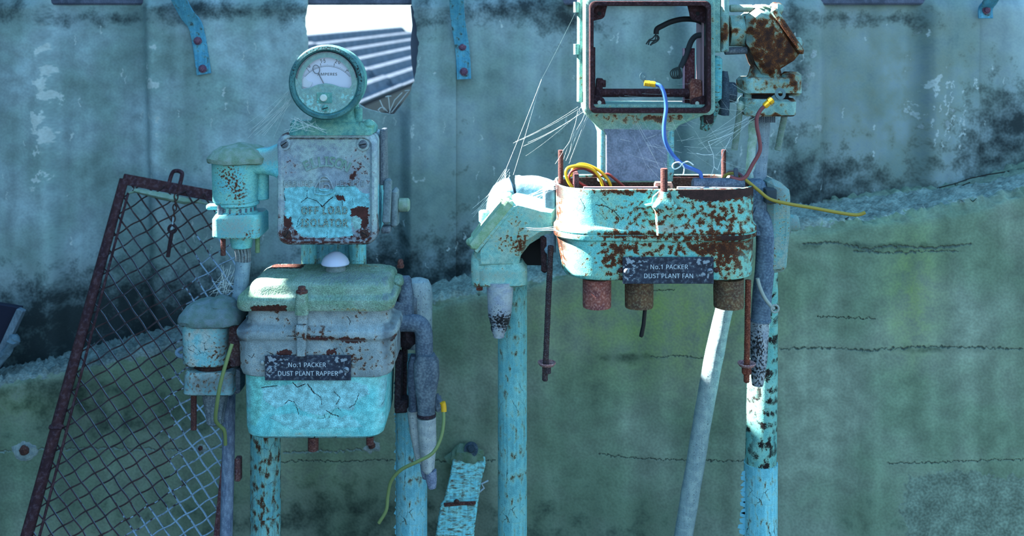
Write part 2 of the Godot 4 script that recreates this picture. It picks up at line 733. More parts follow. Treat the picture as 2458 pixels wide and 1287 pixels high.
func crest(x: float, y: float) -> float:
	# 1 on the raised pans of the cement sheet, 0 in the troughs
	var c := 0.0
	for q in [[-230, -190, 104, 140, 0.055], [340, 378, 735, 772, 0.03], [958, 994, 1335, 1372, 0.0], [1608, 1650, 1950, 1988, 0.0], [2188, 2230, 2600, 2640, -0.012], [2850, 2890, 3220, 3260, 0.0], [-900, -860, -500, -460, 0.0]]:
		var s: float = q[4] * y
		c = maxf(c, smoothstep(q[0] + s, q[1] + s, x) * (1.0 - smoothstep(q[2] + s, q[3] + s, x)))
	return c * (1.0 - smoothstep(24.0, -34.0, y))

func make_setting() -> void:
	var bump := noise(5, 0.035, 4)
	var grit := noise(9, 0.22, 3)
	# the upper wall: three cement sheets, each over the next
	var wall := Node3D.new()
	wall.name = "wall_back"
	wall.set_meta("kind", "structure")
	add_child(wall)
	var hole := PackedVector2Array()
	var jag := noise(31, 0.07, 3)
	var raw := [742, -90, 750, -20, 746, 20, 742, 55, 748, 92, 752, 140, 748, 180, 770, 215, 820, 240, 860, 248, 880, 258, 905, 268, 930, 272, 948, 273, 955, 262, 966, 250, 990, 220, 1003, 182, 1007, 140, 1010, 102, 1004, 60, 998, 30, 992, 0, 990, -90]
	for i in range(0, raw.size(), 2):
		var a := Vector2(raw[i], raw[i + 1])
		var nxt := (i + 2) % raw.size()
		var b := Vector2(raw[nxt], raw[nxt + 1])
		var n := maxi(1, int(a.distance_to(b) / 9))
		for q in n:
			var p := a.lerp(b, float(q) / n)
			hole.append(p + Vector2(jag.get_noise_2d(p.x, p.y), jag.get_noise_2d(p.y + 90, p.x)) * (3.5 if p.y > -60 else 0.0))
	var box := [-420.0, -90.0, 2900.0, 930.0]
	var fa := func(x: float, y: float, dz: float) -> Vector3:
		var p := spot(x, y, -0.61)
		p.z += crest(x, y) * 0.05 + dz + bump.get_noise_2d(x * 0.25, y * 0.25) * 0.004
		return p
	var rows := steps(-90, 930, 12)
	var cols_a := steps(-900, 730, 9)
	cols_a.append_array(steps(733, 1017, 3))
	cols_a.append_array(steps(1022, 1098, 8))
	var rows_a := steps(-90, 288, 3)
	rows_a.append_array(steps(300, 930, 12))
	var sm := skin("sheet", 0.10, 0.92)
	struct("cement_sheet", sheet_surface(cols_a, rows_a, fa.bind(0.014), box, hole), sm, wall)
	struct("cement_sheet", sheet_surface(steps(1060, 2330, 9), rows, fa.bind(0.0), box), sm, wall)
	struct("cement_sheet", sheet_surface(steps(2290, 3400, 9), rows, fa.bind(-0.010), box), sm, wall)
	# a broken outer layer at the right edge of the hole
	begin("x", "", "", 1000, 190, -0.575)
	var frag := Geo.new().extrude(poly([986, 14, 994, 10, 1004, 42, 1014, 100, 1008, 186, 994, 192, 987, 150, 985, 104, 990, 60]), Vector3.ZERO, -0.008, 0.0, 0.001).rough(0.002, 60)
	var fo := struct("broken_edge", frag, flat(Color(0.30, 0.33, 0.40), 0.95), wall)
	fo.position = cur.position
	cur.free()
	# the rail the sheets hang from
	begin("trim_1", "", "", 1229, 36, -0.60)
	cur.remove_meta("label")
	cur.remove_meta("category")
	cur.set_meta("kind", "structure")
	part("rail", Geo.new().box(V(1229, -110, -0.006), Vector3(4.6, 0.252, 0.03), 0.004).rough(0.003, 9.0), around("dusty", 0.5, 0.1, 0.95, Color(0.75, 0.72, 0.85)))
	# the low concrete wall with its sloping, crumbling top
	var ledge_back := func(x: float) -> float:
		return 868.0 - 0.197 * x + 14.0 * sin(x * 0.006 + 1.0)
	var front_top := func(x: float) -> float:
		return ledge_back.call(x) + 50.0 - 0.004 * x
	var cbox := [-420.0, 330.0, 2900.0, 1400.0]
	var cell := func(x: float, s: float) -> Vector3:
		# s runs from the back of the ledge (0) over its edge (1) to the floor (2)
		var p: Vector3
		var rough_top := 1.0
		if s <= 1.0:
			var a := spot(x, ledge_back.call(x), -0.60)
			var b := spot(x, front_top.call(x), -0.36)
			var xx := a.x
			b.x = xx
			p = a.lerp(b, minf(s, 0.97))
			p.y += grit.get_noise_2d(x * 0.5, s * 160) * 0.018 + bump.get_noise_2d(x * 0.12, s * 70) * 0.016
			p.z += grit.get_noise_2d(x * 0.6, s * 90 + 400) * 0.006
			if s > 0.86:
				p.y -= pow((s - 0.86) / 0.14, 2.0) * 0.012
		else:
			var a := spot(x, ledge_back.call(x), -0.60)
			var b := spot(x, front_top.call(x), -0.36)
			var top := b.y - 0.014
			var fall := pow(s - 1.0, 1.3)
			p = Vector3(a.x, lerpf(top, -0.02, fall), -0.357)
			p.z += bump.get_noise_2d(x * 0.06, p.y * 60) * 0.006 - 0.01 * exp(-(s - 1.0) * 60.0)
			p.y += (bump.get_noise_2d(x * 0.15, 3.0) * 0.012 + grit.get_noise_2d(x * 0.5, 8.0) * 0.006) * exp(-(s - 1.0) * 14.0)
			var lip := p.y - yy(0)
		return p
	var ss := steps(0, 1, 0.045)
	ss.append_array(steps(1.008, 1.2, 0.012))
	ss.append_array(steps(1.22, 2.0, 0.03))
	var xs := steps(-900, 3400, 7.5)
	var pos := PackedVector3Array()
	var uv := PackedVector2Array()
	for s in ss:
		for x in xs:
			var p: Vector3 = cell.call(x, s)
			pos.append(p)
			var kk := S * (D + 0.357) / D
			uv.append(Vector2((p.x / kk + MIDX - cbox[0]) / (cbox[2] - cbox[0]), ((yy(HY) - p.y + (p.z + 0.357) * 0.8) / kk + HY - cbox[1]) / (cbox[3] - cbox[1])))
	var tri := PackedInt32Array()
	var w := xs.size()
	for j in ss.size() - 1:
		for i in w - 1:
			var a := j * w + i
			tri.append_array(PackedInt32Array([a, a + 1, a + w + 1, a, a + w + 1, a + w]))
	var arr := []
	arr.resize(Mesh.ARRAY_MAX)
	arr[Mesh.ARRAY_VERTEX] = pos
	arr[Mesh.ARRAY_TEX_UV] = uv
	arr[Mesh.ARRAY_INDEX] = tri
	var st := SurfaceTool.new()
	st.create_from_arrays(arr)
	st.generate_normals()
	struct("wall_front", st.commit(), skin("concrete", 0.5, 0.95))
	# floor and an unseen wall added on the left to shape where the sun falls
	struct("floor", Geo.new().box(Vector3(0, -0.06, 1.2), Vector3(8, 0.12, 3.7), 0.005), around("dusty", 0.9, 0.2, 0.95, Color(0.55, 0.55, 0.5)))
	var lw := Node3D.new()
	lw.name = "added_wall_left"
	lw.set_meta("kind", "structure")
	add_child(lw)
	var lm := around("dusty", 0.8, 0.2, 0.95, Color(0.8, 0.85, 0.8))
	var lx := -2.25
	var g := Geo.new()
	# bays of the added wall, gaps placed for the sun patches: [y0, y1, z0, z1]
	for q in [[0.0, 2.7, -0.9, 3.0], [2.7, 6.0, -0.9, -0.40], [2.7, 2.76, -0.40, 0.1], [2.76, 2.87, -0.40, -0.23], [2.76, 2.87, -0.04, 0.1], [2.87, 3.07, -0.40, 0.1], [3.07, 3.15, -0.40, -0.30], [3.07, 3.15, -0.22, 0.1], [3.15, 3.276, -0.40, 0.1], [3.276, 3.40, -0.40, -0.25], [2.7, 3.276, 0.1, 3.0]]:
		g.box(Vector3(lx, (q[0] + q[1]) / 2, (q[2] + q[3]) / 2), Vector3(0.05, q[1] - q[0], q[3] - q[2]), 0.002)
	struct("panel", g, lm, lw)
	# outside, beyond the hole: a corrugated roof on a dark shed, and the ground
	struct("ground", Geo.new().box(Vector3(0, -0.4, -14), Vector3(60, 0.4, 26), 0.01), around("dusty", 2.0, 0.2, 0.95, Color(0.6, 0.65, 0.6)))
	begin("roof", "", "", 870, 252, -4.5)
	cur.remove_meta("label")
	cur.remove_meta("category")
	cur.set_meta("kind", "structure")
	var e1 := Vector3(172, 44, -2500).normalized()
	var al := deg_to_rad(25)
	var e2 := Vector3(-cos(al), sin(al), 0)
	var nn := e1.cross(e2).normalized()
	if nn.y < 0:
		nn = -nn
	var kr := S * (D + 4.5) / D
	var width := 300.0 * kr
	var per := 0.15
	for i in int(ceil(width / per)):
		var gg := Geo.new()
		for b in [[-2.6, 1.4], [1.3, 6.0]]:
			var r0 := PackedVector3Array()
			var r1 := PackedVector3Array()
			for q in 9:
				var s := (i + q / 8.0) * per
				var hgt := 0.02 * clampf(cos(TAU * q / 8.0) * 1.5, -1, 1)
				r0.append(e2 * s + nn * (hgt + 0.004) + e1 * b[0])
				r1.append(e2 * s + nn * (hgt + (0.014 if b[0] < 0 else 0.0)) + e1 * b[1])
			for q in range(8, -1, -1):
				var s := (i + q / 8.0) * per
				var hgt := 0.02 * clampf(cos(TAU * q / 8.0) * 1.5, -1, 1) - 0.008
				r0.append(e2 * s + nn * hgt + e1 * b[0])
				r1.append(e2 * s + nn * hgt + e1 * b[1])
			gg.loft([r0, r1])
		part("roof_sheet", gg.rough(0.006, 3.0), around("dusty", 0.9, 0.08, 0.95, Color(0.66, 0.70, 0.80)))
	var low := Geo.new()
	low.bar(Vector3(-0.1, -0.09, 0) - e1 * 2.6, Vector3(-0.1, -0.09, 0) + e1 * 6.0, 0.05, 0.14, nn)
	part("bargeboard", low, flat(Color(0.25, 0.28, 0.33)))
	part("shed_wall", Geo.new().bar(Vector3(-0.3, -1.0, 0) - e1 * 2.6, Vector3(-0.3, -1.0, 0) + e1 * 6.0, 0.1, 1.9, Vector3.UP), flat(Color(0.10, 0.13, 0.2), 0.95))

func make_light() -> void:
	var cam := Camera3D.new()
	cam.name = "camera"
	cam.projection = Camera3D.PROJECTION_FRUSTUM
	cam.near = 0.05
	cam.far = 200.0
	cam.keep_aspect = Camera3D.KEEP_HEIGHT
	cam.size = 1287.0 * S * cam.near / D
	cam.frustum_offset = Vector2(0, (HY - 643.5) * S * cam.near / D)
	cam.position = Vector3(0, yy(HY), D)
	add_child(cam)
	cam.make_current()
	var at := CameraAttributesPhysical.new()
	at.frustum_focal_length = 35
	at.frustum_focus_distance = 1.93
	at.exposure_aperture = 4.5
	at.frustum_near = 0.05
	at.frustum_far = 200.0
	cam.attributes = at
	var sky := ProceduralSkyMaterial.new()
	sky.sky_top_color = Color(0.50, 0.76, 0.95)
	sky.sky_horizon_color = Color(0.86, 0.97, 1.0)
	sky.ground_horizon_color = Color(0.86, 0.97, 1.0)
	sky.ground_bottom_color = Color(0.3, 0.36, 0.4)
	sky.sky_curve = 0.3
	sky.ground_curve = 0.1
	sky.sun_angle_max = 1.0
	sky.sky_energy_multiplier = 1.0
	sky.ground_energy_multiplier = 1.0
	var env := Environment.new()
	env.background_mode = Environment.BG_SKY
	env.sky = Sky.new()
	env.sky.sky_material = sky
	env.background_energy_multiplier = SKY_POWER
	env.tonemap_mode = Environment.TONE_MAPPER_LINEAR
	env.tonemap_exposure = 1.0
	env.sdfgi_enabled = true
	env.ssao_enabled = true
	env.ssil_enabled = true
	var we := WorldEnvironment.new()
	we.name = "sky"
	we.environment = env
	add_child(we)
	var sun := DirectionalLight3D.new()
	sun.name = "sun"
	sun.shadow_enabled = true
	sun.light_color = Color(1.0, 0.97, 0.93)
	sun.light_energy = SUN_POWER
	sun.light_angular_distance = 0.5
	var d := Vector3(0.71, -0.70, 0.05).normalized()
	sun.basis = Basis.looking_at(d, Vector3.UP)
	add_child(sun)

const SKY_POWER := 2.15
const SUN_POWER := 20.0

func job(called: String, w: int, h: int, sd: int, box: Array, o: Dictionary) -> void:
	var j := {"name": called, "w": w, "h": h, "seed": sd, "box": box}
	j.merge(o)
	jobs.append(j)

func plan_textures() -> void:
	var teal := Color(0.40, 0.73, 0.76)
	var teal2 := Color(0.50, 0.76, 0.78)
	var scr := []
	var rng := RandomNumberGenerator.new()
	rng.seed = 5
	for i in 150:
		var x := rng.randf_range(0, 2400)
		var y := rng.randf_range(40, 640)
		var l := rng.randf_range(4, 26)
		scr.append([Color(0.66, 0.72, 0.74), 0.8 + rng.randf() * 0.5, x, y, x + l * rng.randf_range(-0.35, 0.1), y + l])
	for i in 36:
		var x := 2280 + rng.randf_range(-60, 20)
		var y := rng.randf_range(190, 340)
		scr.append([Color(0.64, 0.70, 0.72), 1.2, x, y, x - 2, y + rng.randf_range(4, 18)])
	job("sheet", 2048, 640, 11, [-420, -90, 2900, 930], {
		"a": Color(0.55, 0.64, 0.68), "b": Color(0.46, 0.56, 0.57), "weave": 0.05, "grain": 0.14, "cracks": scr, "big": 14.0, "mid": 60.0, "fine": 420.0, "streak": 0.2,
		"tintc": Color(0.44, 0.49, 0.46), "tint": [[2150, 300, 330, 420, 0.95], [1500, 350, 300, 300, 0.4], [1100, 450, 250, 300, 0.4]], "peelc": Color(0.66, 0.72, 0.74), "peel_bias": -0.02, "peel_or_lit": [[1952, 230, 20, 190, 0.55], [126, 250, 16, 260, 0.5], [384, 220, 12, 170, 0.35], [736, 140, 10, 90, 0.5], [1345, 240, 12, 160, 0.35], [1000, 380, 16, 160, 0.3], [2200, 200, 14, 160, 0.3], [800, 350, 150, 200, 0.12], [250, 300, 200, 200, 0.12], [2250, 230, 90, 100, 0.3], [1220, 330, 120, 150, 0.15]],  # narrow pale strips paint light onto the slopes of the sheet
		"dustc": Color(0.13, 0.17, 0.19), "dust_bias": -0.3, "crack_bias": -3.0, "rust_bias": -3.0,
		"dust": [[100, 860, 420, 190, 0.75], [500, 740, 500, 130, 0.65], [1000, 640, 300, 110, 0.6], [1950, 470, 260, 130, 0.75], [2330, 400, 80, 260, 0.55], [2440, 300, 70, 110, 0.75], [1230, 25, 140, 45, 0.75], [560, 25, 240, 30, 0.65], [40, 15, 100, 40, 0.6], [1880, 120, 60, 220, 0.6], [2080, 45, 170, 25, 0.55], [240, 48, 160, 22, 0.5], [1095, 400, 18, 400, 0.5], [1000, 40, 60, 60, 0.6], [1400, 40, 80, 60, 0.5], [1500, 250, 200, 200, 0.18], [720, 80, 30, 100, 0.4], [480, 250, 60, 300, 0.2], [970, 420, 25, 300, 0.25], [1330, 300, 30, 300, 0.25], [2190, 200, 25, 300, 0.2]],  # grime; the low blobs also paint in shade above the ledge
	})
	job("concrete", 2048, 680, 12, [-420, 330, 2900, 1400], {
		"a": Color(0.47, 0.54, 0.50), "b": Color(0.39, 0.48, 0.42), "big": 9.0, "mid": 50.0, "fine": 380.0, "streak": 0.2, "grain": 0.2,
		"peelc": Color(0.56, 0.63, 0.60), "peel_bias": -0.22, "tintc": Color(0.42, 0.52, 0.27), "tint": [[1660, 760, 170, 150, 0.62], [2190, 700, 60, 150, 0.6], [1400, 760, 200, 120, 0.35], [700, 1150, 200, 80, 0.2], [50, 960, 140, 50, 0.4]],
		"cracks": [[Color(0.25, 0.32, 0.31), 1.2, 1870, 838, 1990, 834, 2080, 840, 2200, 832, 2458, 838], [Color(0.25, 0.32, 0.31), 1.0, 1560, 860, 1640, 856, 1700, 862], [Color(0.21, 0.27, 0.26), 0.9, 640, 1115, 720, 1107, 830, 1109, 960, 1105, 1190, 1106], [Color(0.21, 0.27, 0.26), 0.9, 1440, 1092, 1520, 1101, 1700, 1106, 1800, 1108], [Color(0.22, 0.28, 0.27), 0.9, 2130, 1112, 2260, 1110, 2458, 1102], [Color(0.28, 0.35, 0.34), 1.5, 1930, 585, 2010, 580, 2080, 600, 2140, 590, 2230, 598, 2330, 588], [Color(0.28, 0.35, 0.34), 1.2, 2050, 602, 2150, 608, 2300, 604], [Color(0.44, 0.53, 0.53), 1.5, 0, 1083, 200, 1076, 420, 1080, 560, 1075], [Color(0.44, 0.53, 0.53), 1.5, 680, 1088, 800, 1084, 900, 1080], [Color(0.15, 0.19, 0.18), 0.9, 1960, 760, 2100, 764], [Color(0.15, 0.19, 0.18), 0.9, 1500, 700, 1620, 696]],
		"dustc": Color(0.14, 0.19, 0.18), "dust_bias": -0.32, "crack_bias": -3.0,
		"dust": [[300, 1000, 450, 90, 0.5], [100, 930, 200, 40, 0.4], [1230, 1280, 900, 130, 0.42], [1500, 860, 90, 18, 0.7], [2200, 835, 300, 12, 0.5], [2100, 595, 300, 14, 0.6], [1200, 1000, 200, 120, 0.3], [2400, 1250, 300, 120, 0.3], [900, 1210, 300, 100, 0.2], [500, 1250, 400, 100, 0.25]],  # grime; blobs at the foot also paint in dimmer light and lens falloff
		"rust_bias": -3.0,
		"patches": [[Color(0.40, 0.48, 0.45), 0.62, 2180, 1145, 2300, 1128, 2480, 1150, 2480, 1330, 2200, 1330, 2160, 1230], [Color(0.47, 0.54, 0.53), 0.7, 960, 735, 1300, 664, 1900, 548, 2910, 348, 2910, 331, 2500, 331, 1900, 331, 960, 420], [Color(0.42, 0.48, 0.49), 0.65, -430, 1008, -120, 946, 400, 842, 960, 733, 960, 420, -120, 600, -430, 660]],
	})
	job("dusty", 512, 512, 13, [0, 0, 512, 512], {"a": Color(0.46, 0.52, 0.54), "b": Color(0.38, 0.44, 0.46), "big": 4.0, "mid": 20.0, "fine": 140.0, "rust_bias": -1.5, "crack_bias": -2.0, "peel_bias": -0.3, "peelc": Color(0.58, 0.63, 0.64)})
	plan_common()
	plan_left()
	plan_right()

func plan_common() -> void:
	var sq := [0, 0, 512, 512]
	job("rusty", 512, 512, 21, sq, {"a": Color(0.26, 0.17, 0.16), "b": Color(0.20, 0.13, 0.14), "big": 4.0, "mid": 18.0, "fine": 130.0, "crack_bias": -3.0, "peel_bias": -0.15, "peelc": Color(0.36, 0.22, 0.18), "rust_bias": -0.25, "r1": Color(0.16, 0.09, 0.09), "r2": Color(0.10, 0.06, 0.07), "halo": Color(0.30, 0.18, 0.13)})
	job("post", 512, 1024, 22, [0, 0, 512, 1024], {"a": Color(0.38, 0.64, 0.70), "b": Color(0.46, 0.70, 0.74), "big": 3.0, "mid": 11.0, "fine": 120.0, "cells": 6.0, "crack_bias": 0.0, "peel_bias": -0.1, "peelc": Color(0.55, 0.70, 0.70), "rust_bias": -0.08, "r1": Color(0.33, 0.22, 0.13), "r2": Color(0.2, 0.13, 0.11), "halo": Color(0.42, 0.48, 0.36), "streak": 0.2})
	job("grey", 512, 512, 23, sq, {"a": Color(0.30, 0.34, 0.40), "b": Color(0.38, 0.42, 0.47), "big": 4.0, "mid": 22.0, "fine": 160.0, "crack_bias": -3.0, "peel_bias": -0.2, "peelc": Color(0.5, 0.54, 0.58), "rust_bias": -0.7})
	job("white", 512, 512, 24, sq, {"a": Color(0.66, 0.70, 0.72), "b": Color(0.56, 0.61, 0.65), "big": 4.0, "mid": 18.0, "fine": 130.0, "crack_bias": -3.0, "rust_bias": -0.16, "r1": Color(0.12, 0.14, 0.18), "r2": Color(0.10, 0.11, 0.15), "halo": Color(0.5, 0.53, 0.57), "streak": 0.15, "peel_bias": -2.0})
	job("postrust", 512, 1024, 27, [0, 0, 512, 1024], {"a": Color(0.37, 0.64, 0.70), "b": Color(0.46, 0.69, 0.72), "big": 3.0, "mid": 11.0, "fine": 120.0, "cells": 6.0, "crack_bias": 0.1, "peel_bias": -0.05, "peelc": Color(0.50, 0.64, 0.62), "rust_bias": 0.28, "r1": Color(0.34, 0.22, 0.14), "r2": Color(0.15, 0.10, 0.10), "halo": Color(0.42, 0.48, 0.36), "streak": 0.25})
	job("flaked", 256, 256, 26, [0, 0, 256, 256], {"a": Color(0.45, 0.68, 0.70), "b": Color(0.5, 0.62, 0.62), "big": 4.0, "mid": 16.0, "fine": 60.0, "crack_bias": -3.0, "peel_bias": -2.0, "rust_bias": 0.25, "r1": Color(0.36, 0.20, 0.17), "halo": Color(0.5, 0.5, 0.44)})
	job("moss", 512, 512, 25, sq, {"a": Color(0.50, 0.58, 0.56), "b": Color(0.42, 0.52, 0.46), "big": 4.0, "mid": 24.0, "fine": 90.0, "crack_bias": -3.0, "rust_bias": -3.0, "peel_bias": -0.1, "peelc": Color(0.60, 0.66, 0.62), "dustc": Color(0.24, 0.28, 0.27), "dust_bias": -0.1})

func make_common() -> void:
	M.dark = flat(Color(0.10, 0.10, 0.12), 0.9)
	M.black = flat(Color(0.07, 0.08, 0.10), 0.6)
	M.steel = flat(Color(0.36, 0.42, 0.46), 0.45, 0.6)
	M.web = flat(Color(0.80, 0.86, 0.88), 0.6)
	M.web.backlight_enabled = true
	M.web.backlight = Color(0.5, 0.5, 0.5)
	M.yellow = flat(Color(0.80, 0.60, 0.10), 0.45)
	M.blue = flat(Color(0.20, 0.36, 0.66), 0.4)
	M.red = flat(Color(0.46, 0.24, 0.27), 0.5)
	M.lug = flat(Color(0.30, 0.40, 0.44), 0.4, 0.7)
	M.straw = flat(Color(0.66, 0.70, 0.72), 0.8)

func floor_row(z: float) -> float:
	# the row at which the floor lies at depth z
	return HY + yy(HY) / (S * (D - z) / D)

func local(metres: float, tex: String, relief := 0.1, tint := Color.WHITE, stretch := 1.0) -> StandardMaterial3D:
	return around(tex, metres, relief, 0.88, tint, stretch)

func screw(px: float, py: float, z: float, r_px: float, m: Material, parent: Node = null, slot_turn := 0.6) -> void:
	# a slotted round screw head that looks forward
	var s := part("screw", Geo.new().lathe(V(px, py, z), Vector3.BACK, [[0, r_px * k], [0.0015, r_px * k], [0.0032, r_px * k * 0.72], [0.0036, r_px * k * 0.3]], 14), m, parent)
	part("slot", Geo.new().box(Vector3.ZERO, Vector3(r_px * k * 1.5, r_px * k * 0.24, 0.0012), 0.0002), M.dark, s)
	var o: Node3D = s.get_child(0)
	o.position = V(px, py, z + 0.0033)
	o.rotation.z = slot_turn

func web(label: String, lines: Array, thick := 0.00028, sag := 0.01) -> void:
	# spider threads: [px, py, z, px, py, z] each
	begin("cobweb", label, "cobweb", lines[0][0], lines[0][1], lines[0][2])
	cur.set_meta("kind", "stuff")
	var at := cur.position
	var g := Geo.new()
	for q in lines:
		var a := spot(q[0], q[1], q[2]) - at
		var b := spot(q[3], q[4], q[5]) - at
		var p := PackedVector3Array()
		var s := sag * a.distance_to(b) * 4.0
		for i in 7:
			var f := i / 6.0
			p.append(a.lerp(b, f) - Vector3(0, s * f * (1 - f), 0))
		g.tube(p, thick * (q[6] if q.size() > 6 else 1.0), 4, false)
	part("threads", g, M.web)
	cur.get_child(0).set_meta("kind", "stuff")

func plan_left() -> void:
	var bright := Color(0.43, 0.69, 0.75)
	var brown := Color(0.27, 0.15, 0.15)
	var dk := Color(0.10, 0.09, 0.10)
	job("isolator", 720, 780, 41, [655, 305, 935, 600], {
		"a": Color(0.50, 0.57, 0.64), "b": Color(0.56, 0.65, 0.68), "big": 3.0, "mid": 16.0, "fine": 120.0, "crack_bias": -3.0,
		"peel_bias": -2.0, "dustc": Color(0.55, 0.66, 0.64), "dust_bias": -0.35, "dust": [[785, 335, 90, 40, 0.6], [665, 450, 12, 130, 0.3], [905, 450, 12, 130, 0.3]],
		"r1": Color(0.34, 0.18, 0.17), "r2": Color(0.20, 0.11, 0.12), "halo": Color(0.50, 0.44, 0.46), "rust_bias": -0.47,
		"rust": [[700, 398, 26, 26, 0.62], [862, 395, 34, 40, 0.72], [845, 425, 20, 20, 0.6], [785, 578, 130, 18, 1.05], [690, 560, 30, 30, 0.9], [880, 560, 34, 30, 0.8], [672, 520, 10, 60, 0.5], [880, 505, 14, 30, 0.6], [785, 445, 100, 8, 0.45], [780, 520, 62, 24, 0.4], [660, 590, 250, 10, 0.8]],
		"patches": [[bright, 0.78, 682, 452, 720, 448, 760, 450, 800, 455, 806, 446, 852, 446, 868, 462, 886, 466, 888, 500, 850, 505, 842, 520, 844, 545, 848, 566, 790, 572, 730, 568, 712, 556, 700, 540, 684, 520], [brown, 0.4, 803, 468, 826, 470, 828, 482, 812, 480], [brown, 0.4, 842, 502, 860, 495, 884, 497, 884, 540, 876, 550, 866, 545, 868, 528, 858, 518, 842, 520], [Color(0.5, 0.68, 0.70), 0.7, 842, 524, 856, 518, 868, 530, 866, 548, 850, 550], [brown, 0.4, 679, 512, 690, 525, 698, 520, 702, 540, 690, 552, 680, 540], [bright, 0.75, 720, 552, 800, 552, 806, 562, 760, 568, 722, 566]],
		"cracks": [[dk, 1.6, 722, 486, 737, 475, 760, 482, 770, 492, 774, 498], [dk, 1.2, 737, 475, 737, 456], [dk, 2.4, 774, 496, 790, 480, 800, 472], [dk, 1.4, 822, 482, 822, 500], [dk, 3.2, 770, 492, 778, 500], [dk, 2.0, 682, 452, 680, 465, 685, 482], [dk, 1.2, 722, 520, 716, 528, 712, 545, 722, 536], [dk, 1.0, 845, 476, 848, 492], [dk, 1.2, 785, 556, 785, 570], [dk, 1.2, 810, 448, 850, 446]],
	})
	job("caps", 420, 640, 42, [485, 340, 675, 625], {
		"a": Color(0.40, 0.72, 0.78), "b": Color(0.46, 0.74, 0.74), "big": 3.0, "mid": 22.0, "fine": 110.0, "crack_bias": -3.0, "peel_bias": -2.0,
		"dustc": Color(0.50, 0.60, 0.62), "dust_bias": -0.22, "dust": [[560, 365, 120, 26, 1.3], [565, 545, 60, 40, 0.75], [640, 360, 40, 40, 0.6]],
		"rust": [[558, 440, 36, 50, 0.62], [580, 470, 20, 30, 0.5], [560, 575, 60, 8, 0.6], [540, 415, 30, 20, 0.35], [600, 560, 14, 14, 0.6]], "rust_bias": -0.30, "r1": Color(0.38, 0.20, 0.13), "r2": Color(0.24, 0.12, 0.1), "halo": Color(0.52, 0.58, 0.48),
	})
	job("capl", 420, 760, 43, [415, 700, 590, 1050], {
		"a": Color(0.44, 0.68, 0.74), "b": Color(0.60, 0.68, 0.70), "big": 4.0, "mid": 16.0, "fine": 110.0, "cells": 8.0, "crack": [[485, 830, 50, 45, 1.2]], "crack_bias": -0.7, "peel_bias": -2.0,
		"dustc": Color(0.36, 0.42, 0.45), "dust_bias": -0.25, "dust": [[500, 740, 110, 36, 1.6], [545, 840, 22, 60, 1.0], [500, 915, 80, 28, 0.75], [500, 1000, 60, 50, 1.2]],
		"rust": [[520, 850, 20, 36, 0.7], [450, 880, 20, 20, 0.7], [500, 885, 60, 8, 0.9], [490, 920, 60, 22, 0.45], [455, 800, 12, 60, 0.3]], "rust_bias": -0.35, "r1": Color(0.40, 0.24, 0.15), "halo": Color(0.55, 0.50, 0.42),
	})
	job("lidmoss", 640, 300, 44, [555, 640, 960, 760], {
		"a": Color(0.50, 0.60, 0.56), "b": Color(0.42, 0.53, 0.47), "big": 4.0, "mid": 22.0, "fine": 80.0, "crack_bias": -3.0, "peel_bias": -2.0,
		"dustc": Color(0.36, 0.42, 0.46), "dust_bias": -0.4, "dust": [[820, 660, 180, 30, 0.7], [930, 700, 30, 50, 0.5]],
		"rust": [[640, 742, 46, 8, 1.3], [840, 744, 60, 5, 0.9]], "rust_bias": -0.65, "patches": [[Color(0.26, 0.15, 0.13), 0.35, 600, 735, 690, 732, 686, 750, 606, 750]],
	})
	job("band", 900, 380, 45, [555, 740, 965, 912], {
		"a": Color(0.55, 0.62, 0.66), "b": Color(0.47, 0.54, 0.58), "big": 4.0, "mid": 20.0, "fine": 130.0, "crack_bias": -1.0, "crack": [[820, 850, 120, 60, 1.0], [620, 870, 60, 30, 0.8]], "peel_bias": -2.0,
		"dustc": Color(0.30, 0.34, 0.39), "dust_bias": -0.5, "dust": [[575, 810, 20, 80, 0.9], [630, 790, 80, 14, 0.8], [935, 830, 26, 90, 1.1], [760, 745, 220, 8, 0.7], [600, 760, 40, 20, 0.5]],
		"rust": [[690, 865, 28, 12, 1.0], [765, 862, 16, 18, 0.9], [795, 862, 18, 8, 0.9], [785, 812, 70, 6, 0.95], [850, 815, 40, 6, 0.9], [770, 795, 50, 7, 0.85], [650, 890, 40, 14, 0.5], [640, 750, 60, 6, 0.6], [850, 860, 60, 30, 0.42], [760, 880, 180, 30, 0.3], [710, 800, 40, 10, 0.5], [850, 760, 40, 12, 0.5], [670, 770, 30, 12, 0.35]], "rust_bias": -0.27, "r1": Color(0.36, 0.20, 0.14), "r2": Color(0.17, 0.10, 0.10), "halo": Color(0.55, 0.50, 0.44),
		"cracks": [[dk, 1.6, 690, 806, 760, 806, 790, 808], [dk, 1.4, 830, 764, 838, 775, 836, 785], [dk, 1.4, 640, 845, 655, 852], [dk, 1.2, 590, 852, 604, 860, 610, 850]],
		"patches": [[brown, 0.35, 660, 848, 690, 838, 700, 845, 696, 858, 668, 856], [brown, 0.35, 782, 842, 808, 836, 806, 850, 786, 854], [brown, 0.35, 740, 808, 790, 808, 786, 818, 748, 816], [brown, 0.35, 812, 810, 860, 814, 880, 820, 850, 826, 818, 820]],
	})
